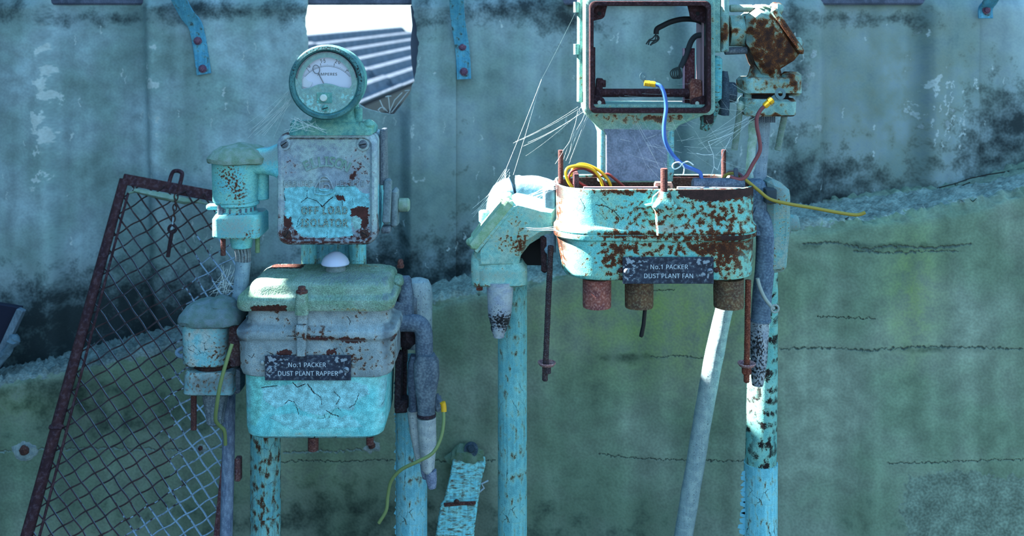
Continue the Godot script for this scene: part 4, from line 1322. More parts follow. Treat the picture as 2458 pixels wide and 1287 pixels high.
func side_parts() -> void:
	# the gear on the right of the lower switch box
	var up := Vector3.UP
	begin("dust_tank", "pale dust-coated capsule-shaped tank behind the grey pipe elbow, right of the lower switch box", "tank", 1005, 832, -0.12)
	var tank := clad("white", 960, 655, 1060, 832, 0.3, 0.35, Color(0.95, 1.0, 1.02))
	part("shell", Geo.new().stack(V(1003, 832, 0), [[0, 60 * k, 0.05, 0.024], [0.004, 68 * k, 0.056, 0.026], [0.105, 70 * k, 0.058, 0.026], [0.122, 66 * k, 0.055, 0.026], [0.134, 52 * k, 0.045, 0.02], [0.139, 26 * k, 0.02, 0.01]], up, Vector3.RIGHT, Vector3.BACK, 8), tank)
	part("saddle", Geo.new().lathe(V(988, 728, 0.018), Vector3.RIGHT, [[0, 26 * k], [0.008, 28 * k], [0.014, 24 * k]], 20), local(0.1, "grey", 0.1))
	var gm := local(0.13, "grey", 0.14, Color(0.95, 1.0, 1.05))
	begin("bracket", "stubby grey cast bracket with a rounded top, just above the grey pipe elbow", "bracket", 972, 755, -0.05)
	part("lug", Geo.new().stack(V(974, 755, 0), [[0, 36 * k, 0.05, 0.01], [0.04, 34 * k, 0.045, 0.01], [0.055, 29 * k, 0.035, 0.012], [0.068, 26 * k, 0.03, 0.012], [0.075, 16 * k, 0.02, 0.008]]).rough(0.002, 40), gm)
	part("plate", Geo.new().box(V(958, 735, 0.0), Vector3(36 * k, 34 * k, 0.05), 0.004), gm)
	begin("pipe_elbow", "dark grey dusty pipe elbow leading down from the lower switch box to its cable clamp", "pipe", 1010, 850, -0.03)
	part("pipe", Geo.new().tube(path([[952, 775, 0], [985, 775, 0], [1006, 779, 0], [1016, 795, 0], [1018, 820, 0], [1018, 862, 0]]), 0.0172, 18), gm)
	part("collar", Geo.new().cyl(V(948, 775, 0), V(960, 775, 0), 27 * k, 18, 0.001), gm)
	begin("cable_clamp", "grey hand-like cast clamp with two white taped cable ends hanging down", "cable clamp", 1020, 1175, -0.025)
	var cg := local(0.14, "grey", 0.16, Color(0.95, 0.98, 1.0))
	part("clamp_body", Geo.new().stack(V(1024, 990, 0.004), [[0, 42 * k, 0.034, 0.012], [0.03, 44 * k, 0.036, 0.012], [0.07, 60 * k, 0.045, 0.014], [0.10, 58 * k, 0.045, 0.014], [0.114, 40 * k, 0.036, 0.012]]).rough(0.002, 30), cg)
	part("clamp_lobe", Geo.new().stack(V(992, 985, -0.004), [[0, 22 * k, 0.03, 0.009], [0.02, 22 * k, 0.03, 0.009], [0.055, 28 * k, 0.04, 0.01], [0.09, 26 * k, 0.036, 0.01], [0.105, 14 * k, 0.02, 0.005]]).rough(0.002, 30), local(0.14, "grey", 0.16, Color(0.75, 0.78, 0.84)))
	part("rim", Geo.new().lathe(V(1024, 998, 0.004), up, [[0, 20 * k], [0.001, 23 * k], [0.006, 23 * k], [0.008, 20 * k]], 18), local(0.1, "rusty", 0.1, Color(0.8, 0.9, 1.1)))
	part("ear", Geo.new().ball(V(1052, 968, 0), Vector3(10 * k, 22 * k, 0.012), 10, 8, 0.4, 3), cg)
	var wh := local(0.1, "white", 0.1)
	for q in [[1024, 1027, 1028, 1034, 23.0, 0.004, 1000.0, 1172.0], [991, 997, 1006, 1016, 16.0, -0.012, 985.0, 1158.0]]:
		var y0: float = q[6]
		var y1: float = q[7]
		var r: float = q[4] * k
		var zz: float = q[5]
		var fin := part("cable_end", Geo.new().tube(PackedVector3Array([V(q[0], y0, zz), V(q[1], y0 + 60, zz), V(q[2], lerpf(y0, y1, 0.72), zz), V(q[3], lerpf(y0, y1, 0.75), zz)]), [r, r * 0.92, r * 0.66, r * 0.6], 16), wh, null, "white taped cable end")
		part("bare_tip", Geo.new().tube(PackedVector3Array([V(q[3], lerpf(y0, y1, 0.74), zz), V(q[3] + 2, lerpf(y0, y1, 0.88), zz), V(q[3] + 4, y1 - 3, zz), V(q[3] + 4.5, y1, zz)]), [r * 0.62, r * 0.58, r * 0.42, r * 0.12], 14), local(0.06, "grey", 0.1, Color(1.2, 1.2, 1.3)), fin)
	# the earth wire by the clamp
	begin("earth_wire", "yellow-green earth wire with a yellow sleeve, curling below the hand-like clamp", "wire", 910, 1256, 0.03)
	var wire := flat(Color(0.42, 0.49, 0.32), 0.55)
	part("insulation", Geo.new().tube(path([[1063, 992, -0.02], [1064, 1020, -0.01], [1058, 1052, 0.0], [1040, 1082, 0.01], [1005, 1100, 0.015], [965, 1122, 0.01], [940, 1152, 0.005], [931, 1190, 0], [927, 1225, 0], [909, 1256, 0]]), 4.2 * k, 10), wire)
	part("end_sleeve", Geo.new().tube(path([[1060, 975, -0.022], [1063, 985, -0.022], [1064, 998, -0.02]]), [0.0036, 0.0058, 0.0054], 10), M.yellow)
	begin("earth_wire", "yellow-green earth wire hanging down beside the lumpy-capped cable box", "wire", 534, 1078, 0.07)
	part("insulation", Geo.new().tube(path([[564, 818, 0.02], [556, 850, 0.03], [542, 905, 0.035], [532, 955, 0.03], [523, 1000, 0.015], [527, 1022, 0.0], [535, 1040, -0.01], [534, 1078, -0.02]]), 4.6 * k, 10), wire)

func posts_left() -> void:
	var pm := func(tint: Color) -> StandardMaterial3D:
		return around("post", 0.15, 0.2, 0.8, tint, 4.5)
	var z := -0.07
	var f := floor_row(z)
	var pr := func(tint: Color) -> StandardMaterial3D:
		return around("postrust", 0.15, 0.2, 0.8, tint, 4.5)
	begin("support_post", "cracked turquoise pipe post under the left half of the lower switch box", "post", 637, f, z, "")
	part("tube", Geo.new().tube(PackedVector3Array([V(637, f, 0), V(638, 1200, 0), V(637, 1020, 0)]), 36 * k, 28).rough(0.0012, 30), pr.call(Color.WHITE))
	begin("support_post", "peeling turquoise pipe post behind the white taped fingers, right of the lower switch box", "post", 988, f, z - 0.03)
	part("tube", Geo.new().tube(PackedVector3Array([V(990, f, 0), V(988, 1100, 0), V(985, 860, 0)]), 37 * k, 28).rough(0.0016, 24, 9), pm.call(Color(1.05, 1.05, 1.08)))
	var rng := RandomNumberGenerator.new()
	rng.seed = 12
	var fl := Geo.new()
	for i in 26:
		var y := 900 + i * 15.0 + rng.randf() * 8
		fl.extrude(poly([952, y, 947 + rng.randf() * 6, y + 4, 945 + rng.randf() * 7, y + 12, 953, y + 17, 962, y + 9]), Vector3.ZERO, 0.004, 0.0052, 0.0004)
	part("paint_flakes", fl, flat(Color(0.40, 0.70, 0.80)))
	cur.get_child(-1).set_meta("kind", "stuff")
	begin("support_channel", "turquoise steel channel joining the isolator box to the lower switch box behind the button", "post", 802, 655, -0.10)
	part("web_plate", Geo.new().box(V(802, 610, -0.01), Vector3(150 * k, 130 * k, 0.012), 0.002), pm.call(Color(0.9, 0.95, 1.0)))
	part("edge_tube", Geo.new().cyl(V(742, 675, 0.0), V(742, 560, 0.0), 19 * k, 16, 0.001), pm.call(Color(1.1, 1.15, 1.15)))
	part("edge_tube", Geo.new().cyl(V(858, 675, 0.0), V(858, 560, 0.0), 21 * k, 16, 0.001), pm.call(Color(1.1, 1.15, 1.15)))
	z = -0.06
	f = floor_row(z)
	begin("conduit_pole", "slim grey-blue steel conduit pole standing between the mesh panel and the left support post", "pole", 548, f, z)
	part("tube", Geo.new().tube(PackedVector3Array([V(541, f, 0), V(543, 1287, 0), V(548, 1100, 0), V(551, 860, 0)]), 15 * k, 18), local(0.16, "grey", 0.16, Color(1.1, 1.15, 1.25), 3.0))
	part("clip", Geo.new().box(V(569, 1130, -0.01), Vector3(14 * k, 56 * k, 0.02), 0.003), local(0.08, "rusty", 0.1, Color(1.4, 1.4, 1.5)))

func plan_right() -> void:
	var dk := Color(0.10, 0.09, 0.10)
	var r1 := Color(0.44, 0.23, 0.10)
	var r2 := Color(0.20, 0.10, 0.07)
	var halo := Color(0.62, 0.50, 0.30)
	job("fanbox", 1100, 640, 61, [1325, 400, 1850, 690], {
		"a": Color(0.42, 0.74, 0.75), "b": Color(0.50, 0.74, 0.70), "big": 4.0, "mid": 25.0, "fine": 130.0, "cells": 12.0, "crack_bias": -0.8, "crack": [[1440, 510, 60, 50, 0.9], [1700, 520, 60, 40, 0.7]], "peel_bias": -2.0,
		"dustc": Color(0.60, 0.67, 0.66), "dust_bias": -0.45, "dust": [[1345, 500, 50, 110, 0.85], [1355, 620, 40, 60, 0.7], [1590, 548, 260, 10, 0.85], [1815, 640, 24, 50, 0.8], [1600, 520, 24, 40, 0.6]],  # blobs at the left corner put its sunlit white into the dust colour
		"r1": r1, "r2": r2, "halo": Color(0.55, 0.47, 0.32), "rust_bias": -0.08,
		"rust": [[1390, 520, 60, 140, -0.45], [1480, 500, 60, 50, -0.15], [1720, 520, 90, 40, 0.62], [1550, 520, 70, 30, 0.5], [1450, 515, 50, 25, 0.42], [1580, 565, 240, 8, 0.7], [1475, 625, 40, 50, 0.75], [1560, 595, 120, 16, 0.6], [1750, 620, 60, 50, 0.85], [1720, 590, 90, 20, 0.7], [1400, 620, 30, 40, 0.3], [1590, 400, 260, 64, 0.5], [1740, 462, 90, 16, 1.2], [1470, 460, 90, 8, 0.8], [1790, 570, 50, 9, 1.2], [1540, 650, 30, 20, 0.6], [1500, 560, 100, 8, 0.4]],
		"patches": [[Color(0.19, 0.11, 0.11), 0.35, 1728, 563, 1800, 562, 1842, 560, 1842, 578, 1790, 580, 1730, 576], [Color(0.20, 0.12, 0.12), 0.35, 1625, 452, 1826, 452, 1828, 474, 1760, 478, 1700, 486, 1660, 478, 1630, 472]],
		"cracks": [[dk, 1.8, 1430, 492, 1455, 496, 1475, 508, 1490, 525], [dk, 1.4, 1520, 500, 1545, 500], [dk, 1.4, 1735, 525, 1755, 512], [dk, 1.6, 1395, 480, 1405, 500, 1400, 510]],
	})
	job("head", 760, 860, 62, [1375, -25, 1775, 425], {
		"a": Color(0.40, 0.58, 0.57), "b": Color(0.46, 0.60, 0.58), "big": 4.0, "mid": 20.0, "fine": 120.0, "crack_bias": -1.2, "peel_bias": -2.0,
		"dustc": Color(0.46, 0.50, 0.60), "dust_bias": -0.5, "dust": [[1533, 360, 80, 60, 1.4]],
		"r1": r1, "r2": r2, "halo": halo, "rust_bias": -0.43, "rust": [[1470, 275, 50, 14, 0.75], [1600, 285, 60, 14, 0.85], [1540, 290, 90, 10, 0.6], [1400, 180, 8, 60, 0.5], [1745, 80, 12, 40, 1.0], [1715, 60, 8, 60, 0.4]],
	})
	job("elbow", 520, 600, 63, [1690, -5, 1935, 285], {
		"a": Color(0.42, 0.58, 0.58), "b": Color(0.50, 0.66, 0.66), "big": 4.0, "mid": 9.0, "fine": 110.0, "crack_bias": -1.2, "crack": [[1850, 260, 60, 20, 1.3]], "peel_bias": -2.0,
		"dustc": Color(0.50, 0.58, 0.60), "dust_bias": -0.45, "dust": [[1780, 40, 40, 26, 0.7], [1840, 190, 70, 14, 0.6]],
		"r1": Color(0.50, 0.28, 0.10), "r2": Color(0.15, 0.08, 0.08), "halo": Color(0.60, 0.42, 0.20), "rust_bias": -0.2, "rust": [[1865, 95, 50, 60, 1.27], [1835, 130, 44, 44, 0.8], [1900, 140, 40, 40, 0.7], [1810, 80, 30, 30, 0.4], [1770, 78, 30, 10, 0.7], [1810, 60, 20, 20, 0.4], [1905, 200, 22, 22, 0.95], [1850, 205, 40, 12, 0.6], [1850, 275, 60, 6, 0.8], [1840, 168, 24, 14, 0.7], [1745, 80, 10, 40, 0.9]],
	})
	job("entry", 480, 640, 64, [1115, 405, 1345, 710], {
		"a": Color(0.46, 0.68, 0.68), "b": Color(0.54, 0.68, 0.66), "big": 4.0, "mid": 18.0, "fine": 110.0, "crack_bias": -1.2, "peel_bias": -2.0,
		"dustc": Color(0.50, 0.60, 0.58), "dust_bias": -0.4, "dust": [[1290, 520, 40, 30, 0.7], [1200, 660, 80, 18, 0.8], [1150, 660, 20, 30, 0.5]],
		"r1": r1, "r2": r2, "halo": halo, "rust_bias": -0.38, "rust": [[1215, 580, 40, 26, 0.62], [1240, 525, 18, 20, 0.6], [1255, 580, 20, 40, 0.6], [1200, 690, 70, 6, 1.1], [1145, 690, 20, 12, 0.7], [1160, 545, 6, 40, 0.5], [1250, 600, 20, 20, 0.5]],
	})
	job("fitting", 260, 480, 65, [1780, 420, 1930, 670], {
		"a": Color(0.40, 0.60, 0.62), "b": Color(0.48, 0.58, 0.58), "big": 4.0, "mid": 16.0, "fine": 90.0, "crack_bias": -1.0, "peel_bias": -2.0, "dustc": Color(0.42, 0.50, 0.52), "dust_bias": -0.35, "dust": [[1860, 450, 40, 40, 0.9], [1910, 540, 30, 30, 0.8], [1850, 520, 20, 80, 0.5]],
		"r1": r1, "r2": r2, "halo": halo, "rust_bias": -0.25, "rust": [[1850, 610, 8, 30, 0.7], [1875, 645, 20, 8, 0.8], [1870, 480, 20, 10, 0.3], [1870, 520, 20, 60, 0.2]],
	})
	job("taped", 200, 400, 66, [1160, 680, 1245, 820], {
		"a": Color(0.62, 0.66, 0.70), "b": Color(0.55, 0.60, 0.68), "big": 3.0, "mid": 10.0, "fine": 70.0, "crack_bias": -3.0, "peel_bias": -2.0, "dust_bias": -1.0,
		"r1": Color(0.09, 0.10, 0.13), "r2": Color(0.07, 0.08, 0.11), "halo": Color(0.5, 0.54, 0.6), "rust_bias": -0.35, "rust": [[1200, 768, 26, 16, 1.2], [1205, 790, 30, 10, 0.5], [1195, 740, 30, 20, 0.3], [1220, 790, 14, 30, 0.6]],
	})
	job("taped_dark", 200, 400, 67, [1790, 760, 1850, 925], {
		"a": Color(0.62, 0.66, 0.70), "b": Color(0.50, 0.55, 0.62), "big": 3.0, "mid": 9.0, "fine": 70.0, "crack_bias": -3.0, "peel_bias": -2.0, "dust_bias": -1.0,
		"r1": Color(0.08, 0.09, 0.12), "r2": Color(0.06, 0.07, 0.10), "halo": Color(0.45, 0.5, 0.55), "rust_bias": 0.05, "rust": [[1815, 820, 16, 36, 0.7], [1815, 890, 30, 30, 0.4], [1830, 800, 10, 30, -0.4]],
	})
	job("meshwire", 340, 520, 69, [50, 380, 620, 1320], {"a": Color(0.17, 0.13, 0.16), "b": Color(0.23, 0.16, 0.17), "big": 4.0, "mid": 20.0, "fine": 100.0, "crack_bias": -3.0, "rust_bias": -3.0, "dust_bias": -1.0, "peelc": Color(0.50, 0.60, 0.70), "peel_bias": -0.3, "peel_or_lit": [[500, 760, 150, 300, 1.27], [500, 1080, 130, 220, 1.27], [400, 1300, 170, 70, 1.2], [200, 500, 150, 250, -0.8]]})
	job("blackened", 512, 1024, 68, [0, 0, 512, 1024], {"a": Color(0.40, 0.66, 0.68), "b": Color(0.50, 0.72, 0.72), "big": 3.0, "mid": 9.0, "fine": 90.0, "cells": 6.0, "crack_bias": -0.2, "peel_bias": -0.1, "peelc": Color(0.52, 0.66, 0.58), "rust_bias": 0.3, "r1": Color(0.11, 0.08, 0.09), "r2": Color(0.06, 0.05, 0.06), "halo": Color(0.40, 0.50, 0.42)})

func ring_frame(c: Vector3, w: float, h: float, r: float, wi: float, hi: float, ri: float, z0: float, z1: float, b := 0.0015) -> Geo:
	# a rectangular frame with an opening, from z0 to z1
	var R := Vector3.RIGHT
	var U := Vector3.UP
	var B := Vector3.BACK
	var rings := []
	for q in [[w - 2 * b, h - 2 * b, r, z0], [w, h, r, z0 + b], [w, h, r, z1 - b], [w - 2 * b, h - 2 * b, r, z1], [wi + 2 * b, hi + 2 * b, ri, z1], [wi, hi, ri, z1 - b], [wi, hi, ri, z0 + b], [wi + 2 * b, hi + 2 * b, ri, z0], [w - 2 * b, h - 2 * b, r, z0]]:
		rings.append(Geo.rr(c + B * q[3], q[0], q[1], q[2], R, U, 7))
	var g := Geo.new()
	g.loft(rings, false, false)
	return g

func build_right() -> void:
	fan_switch()
	head_frame()
	elbow_upper()
	entry_left()
	fitting_right()
	posts_right()

func fan_switch() -> void:
	begin("packer_fan_switch", "wide open-topped switch box with a rusty turquoise front, wires and studs inside", "switch box", 1583, 678, 0.1, "", -0.1)
	var m := clad("fanbox", 1325, 400, 1850, 690, 0.11, 0.72)
	var up := Vector3.UP
	var R := Vector3.RIGHT
	var F := Vector3.BACK
	var row := func(y: float, w: float, d: float, r := 0.066, sx := 0.0) -> Array:
		return [(cy - y) * k, w * k, d, r, sx * k]
	var c := V(1583, 678, -0.002)
	part("tub", Geo.new().stack(c, [row.call(679, 420, 0.15, 0.05, 10), row.call(678, 448, 0.175, 0.06, 9), row.call(674, 462, 0.19, 0.064, 8), row.call(664, 470, 0.196, 0.066, 6), row.call(620, 479, 0.198, 0.066, 3), row.call(582, 487, 0.2), row.call(579, 497, 0.206), row.call(576, 501, 0.209), row.call(566, 501, 0.209), row.call(564, 496, 0.206), row.call(561, 501, 0.209), row.call(552, 499, 0.208), row.call(547, 490, 0.204), row.call(541, 486, 0.2), row.call(500, 487, 0.2), row.call(458, 488, 0.2), row.call(455, 486, 0.198), row.call(454.5, 478, 0.192), row.call(457, 474, 0.188), row.call(520, 470, 0.184), row.call(600, 466, 0.18), row.call(604, 440, 0.16)], up, R, F, 14).rough(0.0007, 18), m, null, "cast tub with a stepped flange and rusty turquoise paint")
	# dark insides and rim
	var rm := local(0.1, "rusty", 0.12, Color(1.1, 1.0, 1.0))
	part("lining", ring_frame_up(c, 470, 0.183, 0.062, 463, 0.178, 0.06, 462, 600), rm)
	# nameplate
	var zp := 0.1005
	var pl := part("nameplate", Geo.new().box(V(1603, 648, zp + 0.003), Vector3(218 * k, 64 * k, 0.003), 0.0006), clad("plate", 1494, 616, 1712, 680, 0.03, 0.45), null, "dark engraved nameplate")
	var eng := flat(Color(0.72, 0.78, 0.84), 0.5)
	write("No.1 PACKER", 1605, 639.5, zp + 0.0046, 10.6, 0.0006, eng, pl, 1.05, 0.0, false)
	write("DUST PLANT FAN", 1604, 661, zp + 0.0046, 10.6, 0.0006, eng, pl, 1.05, 0.0, false)
	for x in [1503, 1703]:
		screw(x, 649, zp + 0.0045, 7, local(0.05, "grey", 0.05, Color(1.3, 1.3, 1.3)), pl, x)
	for x in [1489, 1719]:
		part("rivet", Geo.new().ball(V(x, 649, zp), Vector3(6 * k, 6 * k, 0.003), 10, 6), rm)
	# studs at three corners
	var sm := local(0.05, "rusty", 0.1, Color(1.2, 1.1, 1.1))
	part("stud", Geo.new().threaded(Q(1346, 440, 0.02), Q(1346, 360, 0.02), 7 * k), sm)
	part("stud", Geo.new().threaded(Q(1737, 430, -0.06), Q(1737, 359, -0.06), 6.5 * k), sm)
	part("stud", Geo.new().threaded(Q(1594, 492, 0.108), Q(1594, 404, 0.108), 9 * k), sm)
	part("stud_boss", Geo.new().stack(V(1594, 498, 0.105), [[-0.05, 40 * k, 0.010, 0.005], [-0.006, 46 * k, 0.014, 0.006], [0.002, 62 * k, 0.022, 0.008], [0.008, 54 * k, 0.024, 0.01], [0.018, 34 * k, 0.022, 0.01], [0.03, 26 * k, 0.02, 0.009]]).rough(0.002, 40), m)
	var fl := Geo.new()
	for q in [[1566, 470, 1585, 455, 1584, 485, 1560, 492], [1604, 455, 1618, 470, 1632, 492, 1606, 490], [1545, 488, 1570, 484, 1566, 492, 1548, 494]]:
		fl.extrude(poly(q), Vector3(0, 0, zoff), 0.102, 0.106, 0.001)
	part("paint_flakes", fl.rough(0.003, 40), flat(Color(0.40, 0.62, 0.60)))
	cur.get_child(-1).set_meta("kind", "stuff")
	# pipe spigots below
	for x in [1433, 1534, 1749]:
		var s := 1.0 if x == 1749 else 0.95
		part("spigot", Geo.new().lathe(Q(x, 668, 0.05), -up, [[0, 37 * s * k], [0.050, 37 * s * k], [0.0535, 36 * s * k], [0.0535, 30 * s * k], [0.03, 30 * s * k]], 26).rough(0.0008, 50), local(0.1, "rusty", 0.14, Color(1.45, 1.6, 1.35) if x != 1433 else Color(2.0, 1.75, 1.7)))
	# terminals inside
	part("copper_strip", Geo.new().extrude(PackedVector2Array([Vector2(-22 * k, -0.012), Vector2(-22 * k, 0.004), Vector2(-19 * k, 0.009), Vector2(19 * k, 0.009), Vector2(22 * k, 0.004), Vector2(22 * k, -0.012), Vector2(16 * k, -0.012), Vector2(16 * k, 0.002), Vector2(-16 * k, 0.002), Vector2(-16 * k, -0.012)]), Q(1592, 448, 0.06), -0.006, 0.006, 0.0006), flat(Color(0.75, 0.55, 0.50), 0.5))
	part("partition", Geo.new().bar(Q(1382, 470, 0.04), Q(1382, 413, 0.04), 12 * k, 0.05, F, 0.001), local(0.06, "rusty", 0.1, Color(1.2, 1.1, 1.2)))
	part("inner_rail", Geo.new().bar(Q(1400, 452, 0.07), Q(1580, 452, 0.07), 0.006, 0.006, F, 0.001), flat(Color(0.55, 0.45, 0.48)))
	part("inner_rail", Geo.new().bar(Q(1625, 452, 0.07), Q(1780, 454, 0.07), 0.006, 0.008, F, 0.001), flat(Color(0.60, 0.62, 0.68)))
	begin("capacitor", "grey cylindrical component lying inside the open switch box beside the blue wire", "component", 1720, 457, 0.05)
	part("can", Geo.new().lathe(V(1668, 442, 0), Vector3.RIGHT, [[-0.006, 8 * k], [-0.003, 15 * k], [0.0, 16 * k], [0.012, 16 * k], [0.0125, 15 * k], [0.088, 15 * k], [0.092, 12 * k]], 20), local(0.1, "grey", 0.1, Color(0.9, 0.92, 0.98)))
	part("tag_strip", Geo.new().bar(V(1768, 455, 0.0), V(1766, 404, 0.0), 10 * k, 0.006, Vector3.BACK, 0.001), flat(Color(0.22, 0.27, 0.34)))

func ring_frame_up(c: Vector3, w: float, d: float, r: float, wi: float, di: float, ri: float, y0: float, y1: float) -> Geo:
	var rings := []
	for q in [[w, d, r, y0], [w, d, r, y1], [wi, di, ri, y1], [wi, di, ri, y0], [w, d, r, y0]]:
		rings.append(Geo.rr(c + Vector3.UP * (cy - q[3]) * k, q[0] * k, q[1], q[2], Vector3.RIGHT, Vector3.BACK, 8))
	return Geo.new().loft(rings, false, false)

func head_frame() -> void:
	begin("empty_frame", "square open instrument frame on a neck above the open switch box, its rusty window empty", "frame", 1533, 420, 0.05, "", -0.05)
	var m := clad("head", 1375, -25, 1775, 425, 0.14, 0.75)
	var rm := local(0.12, "rusty", 0.14, Color(0.85, 0.78, 0.9))
	var c := V(1561, 137, 0)
	part("rim", ring_frame(c, 292 * k, 270 * k, 0.012, 272 * k, 246 * k, 0.009, 0.03, 0.052), rm, null, "dark rusty front rim")
	var cs := ring_frame(V(1562, 134, 0), 318 * k, 288 * k, 0.012, 274 * k, 248 * k, 0.01, -0.055, 0.034, 0.004)
	part("casing", cs.rough(0.0015, 24), m)
	part("inner_face", Geo.new().box(V(1695, 140, -0.012), Vector3(4 * k, 210 * k, 0.07), 0.001), flat(Color(0.62, 0.50, 0.55), 0.9))
	# ribs and lugs of the left flank
	part("flank_rib", Geo.new().cyl(V(1410, -20, 0.022), V(1410, 225, 0.022), 9 * k, 12, 0.003), m)
	part("flank_rib", Geo.new().cyl(V(1397, -20, 0.005), V(1396, 250, 0.005), 8 * k, 12, 0.003), m)
	for y in [15, 118]:
		part("lug", Geo.new().stack(V(1386, y + 14, 0.008), [[0, 12 * k, 0.02, 0.004], [0.02, 12 * k, 0.02, 0.004]]), m)
	# corner tabs with their holes
	for q in [[1441, 32, 24.0, 0], [1679, 32, 32.0, 1], [1441, 248, 24.0, 2], [1678, 250, 24.0, 3]]:
		var tab := Geo.new().extrude(tab_poly(q[0], q[1], q[2], q[3]), Vector3(0, 0, zoff), 0.024, 0.03, 0.0008)
		var o := part("corner_tab", tab, rm)
		part("hole", Geo.new().cyl(V(q[0], q[1], 0.0295), V(q[0], q[1], 0.0312), 5 * k, 12, 0.0002), M.dark if q[3] < 2 else flat(Color(0.62, 0.68, 0.66)), o)
	# spindle between hinge blocks
	part("spindle", Geo.new().cyl(V(1440, 226, 0.012), V(1672, 226, 0.012), 10.5 * k, 16), rm)
	var hb := part("hinge_block", Geo.new().bar(V(1440, 238, 0.012), V(1444, 190, 0.012), 17 * k, 0.016, Vector3.BACK, 0.002), rm)
	part("hinge_nut", Geo.new().hexnut(V(1449, 203, 0.014), V(1458, 203, 0.014), 10 * k), rm, hb)
	part("hinge_block", Geo.new().extrude(poly([1662, 200, 1668, 190, 1690, 194, 1693, 240, 1684, 258, 1666, 256, 1662, 235]), Vector3(0, 0, zoff), 0.004, 0.024, 0.0015), local(0.1, "rusty", 0.12, Color(1.7, 1.5, 1.4)))
	part("side_strip", Geo.new().box(V(1428, 175, 0.012), Vector3(8 * k, 122 * k, 0.02), 0.0008), rm)
	part("side_strip", Geo.new().box(V(1668, 186, -0.01), Vector3(26 * k, 138 * k, 0.004), 0.0008), local(0.1, "rusty", 0.12, Color(1.3, 1.15, 1.3)))
	part("strip_edge", Geo.new().box(V(1653, 186, -0.008), Vector3(4 * k, 138 * k, 0.012), 0.0006), flat(Color(0.60, 0.50, 0.58)))
	# flare and neck
	part("neck", Geo.new().stack(V(1533, 425, -0.01), [[-0.015, 184 * k, 0.045, 0.012], [0.08, 186 * k, 0.045, 0.012], [0.093, 206 * k, 0.055, 0.016, 4 * k], [0.104, 250 * k, 0.07, 0.02, 14 * k], [0.115, 300 * k, 0.08, 0.02, 24 * k], [0.124, 316 * k, 0.085, 0.02, 28 * k], [0.135, 318 * k, 0.085, 0.016, 29 * k]]).rough(0.002, 24), m)
	part("neck_plate", Geo.new().stack(V(1533, 425, 0.011), [[-0.012, 150 * k, 0.008, 0.003], [0.078, 150 * k, 0.008, 0.003], [0.092, 170 * k, 0.006, 0.002]]).rough(0.0015, 30), local(0.12, "dusty", 0.2, Color(1.0, 0.98, 1.12)), null, "neck face under grey dust")
	part("neck_edge", Geo.new().cyl(V(1449, 430, 0.006), V(1449, 316, 0.006), 9 * k, 12, 0.002), local(0.16, "post", 0.1))
	part("neck_edge", Geo.new().cyl(V(1618, 430, 0.006), V(1618, 316, 0.006), 9 * k, 12, 0.002), local(0.16, "post", 0.1))
	# the latch gear of the right flank
	var dm := local(0.1, "grey", 0.14, Color(0.62, 0.70, 0.74))
	var el := clad("elbow", 1690, -5, 1935, 285, 0.14, 0.78)
	part("flange", Geo.new().box(V(1727, 52, -0.01), Vector3(22 * k, 150 * k, 0.075), 0.003).rough(0.001, 40), m)
	part("flange", Geo.new().box(V(1746, 50, -0.01), Vector3(20 * k, 152 * k, 0.085), 0.004).rough(0.001, 40), el)
	part("latch_plate", Geo.new().box(V(1708, 205, 0.0), Vector3(22 * k, 190 * k, 0.05), 0.003).rough(0.003, 40), local(0.1, "rusty", 0.14, Color(0.7, 0.85, 0.95)))
	part("latch_lever", Geo.new().bar(V(1729, 246, 0.01), V(1731, 136, 0.01), 24 * k, 0.03, Vector3.BACK, 0.006).rough(0.0015, 40), local(0.15, "post", 0.12, Color(0.85, 0.95, 0.95)))
	part("latch_foot", Geo.new().extrude(poly([1700, 252, 1730, 240, 1738, 262, 1722, 300, 1708, 320, 1692, 316, 1696, 280]), Vector3(0, 0, zoff), -0.005, 0.02, 0.004).rough(0.002, 40), local(0.1, "flaked", 0.12, Color(0.7, 0.8, 0.8)))
	part("latch_hub", Geo.new().stack(V(1753, 282, -0.01), [[0, 22 * k, 0.04, 0.008], [0.03, 26 * k, 0.045, 0.01], [0.07, 20 * k, 0.04, 0.008], [0.084, 13 * k, 0.03, 0.005]]).rough(0.002, 40), dm)
	part("hub_nut", Geo.new().cyl(V(1755, 226, -0.01), V(1782, 226, -0.01), 26 * k, 10, 0.003), dm)

func tab_poly(px: float, py: float, r: float, corner: int) -> PackedVector2Array:
	# a quarter-round tab that fills a corner of the opening
	var sx := -1.0 if corner == 0 or corner == 2 else 1.0
	var sy := 1.0 if corner < 2 else -1.0
	var o := Vector2((px - cx) * k, (cy - py) * k)
	var p := PackedVector2Array()
	var e := (r * 0.8) * k
	p.append(o + Vector2(sx * e, sy * e))
	p.append(o + Vector2(sx * e, -sy * r * 0.8 * k))
	for i in 7:
		var a := PI / 2 * i / 6.0
		p.append(o + Vector2(-sx * sin(a) * r * 0.6, -sy * cos(a) * r * 0.6) * k)
	p.append(o + Vector2(-sx * r * 0.8 * k, sy * e))
	return p

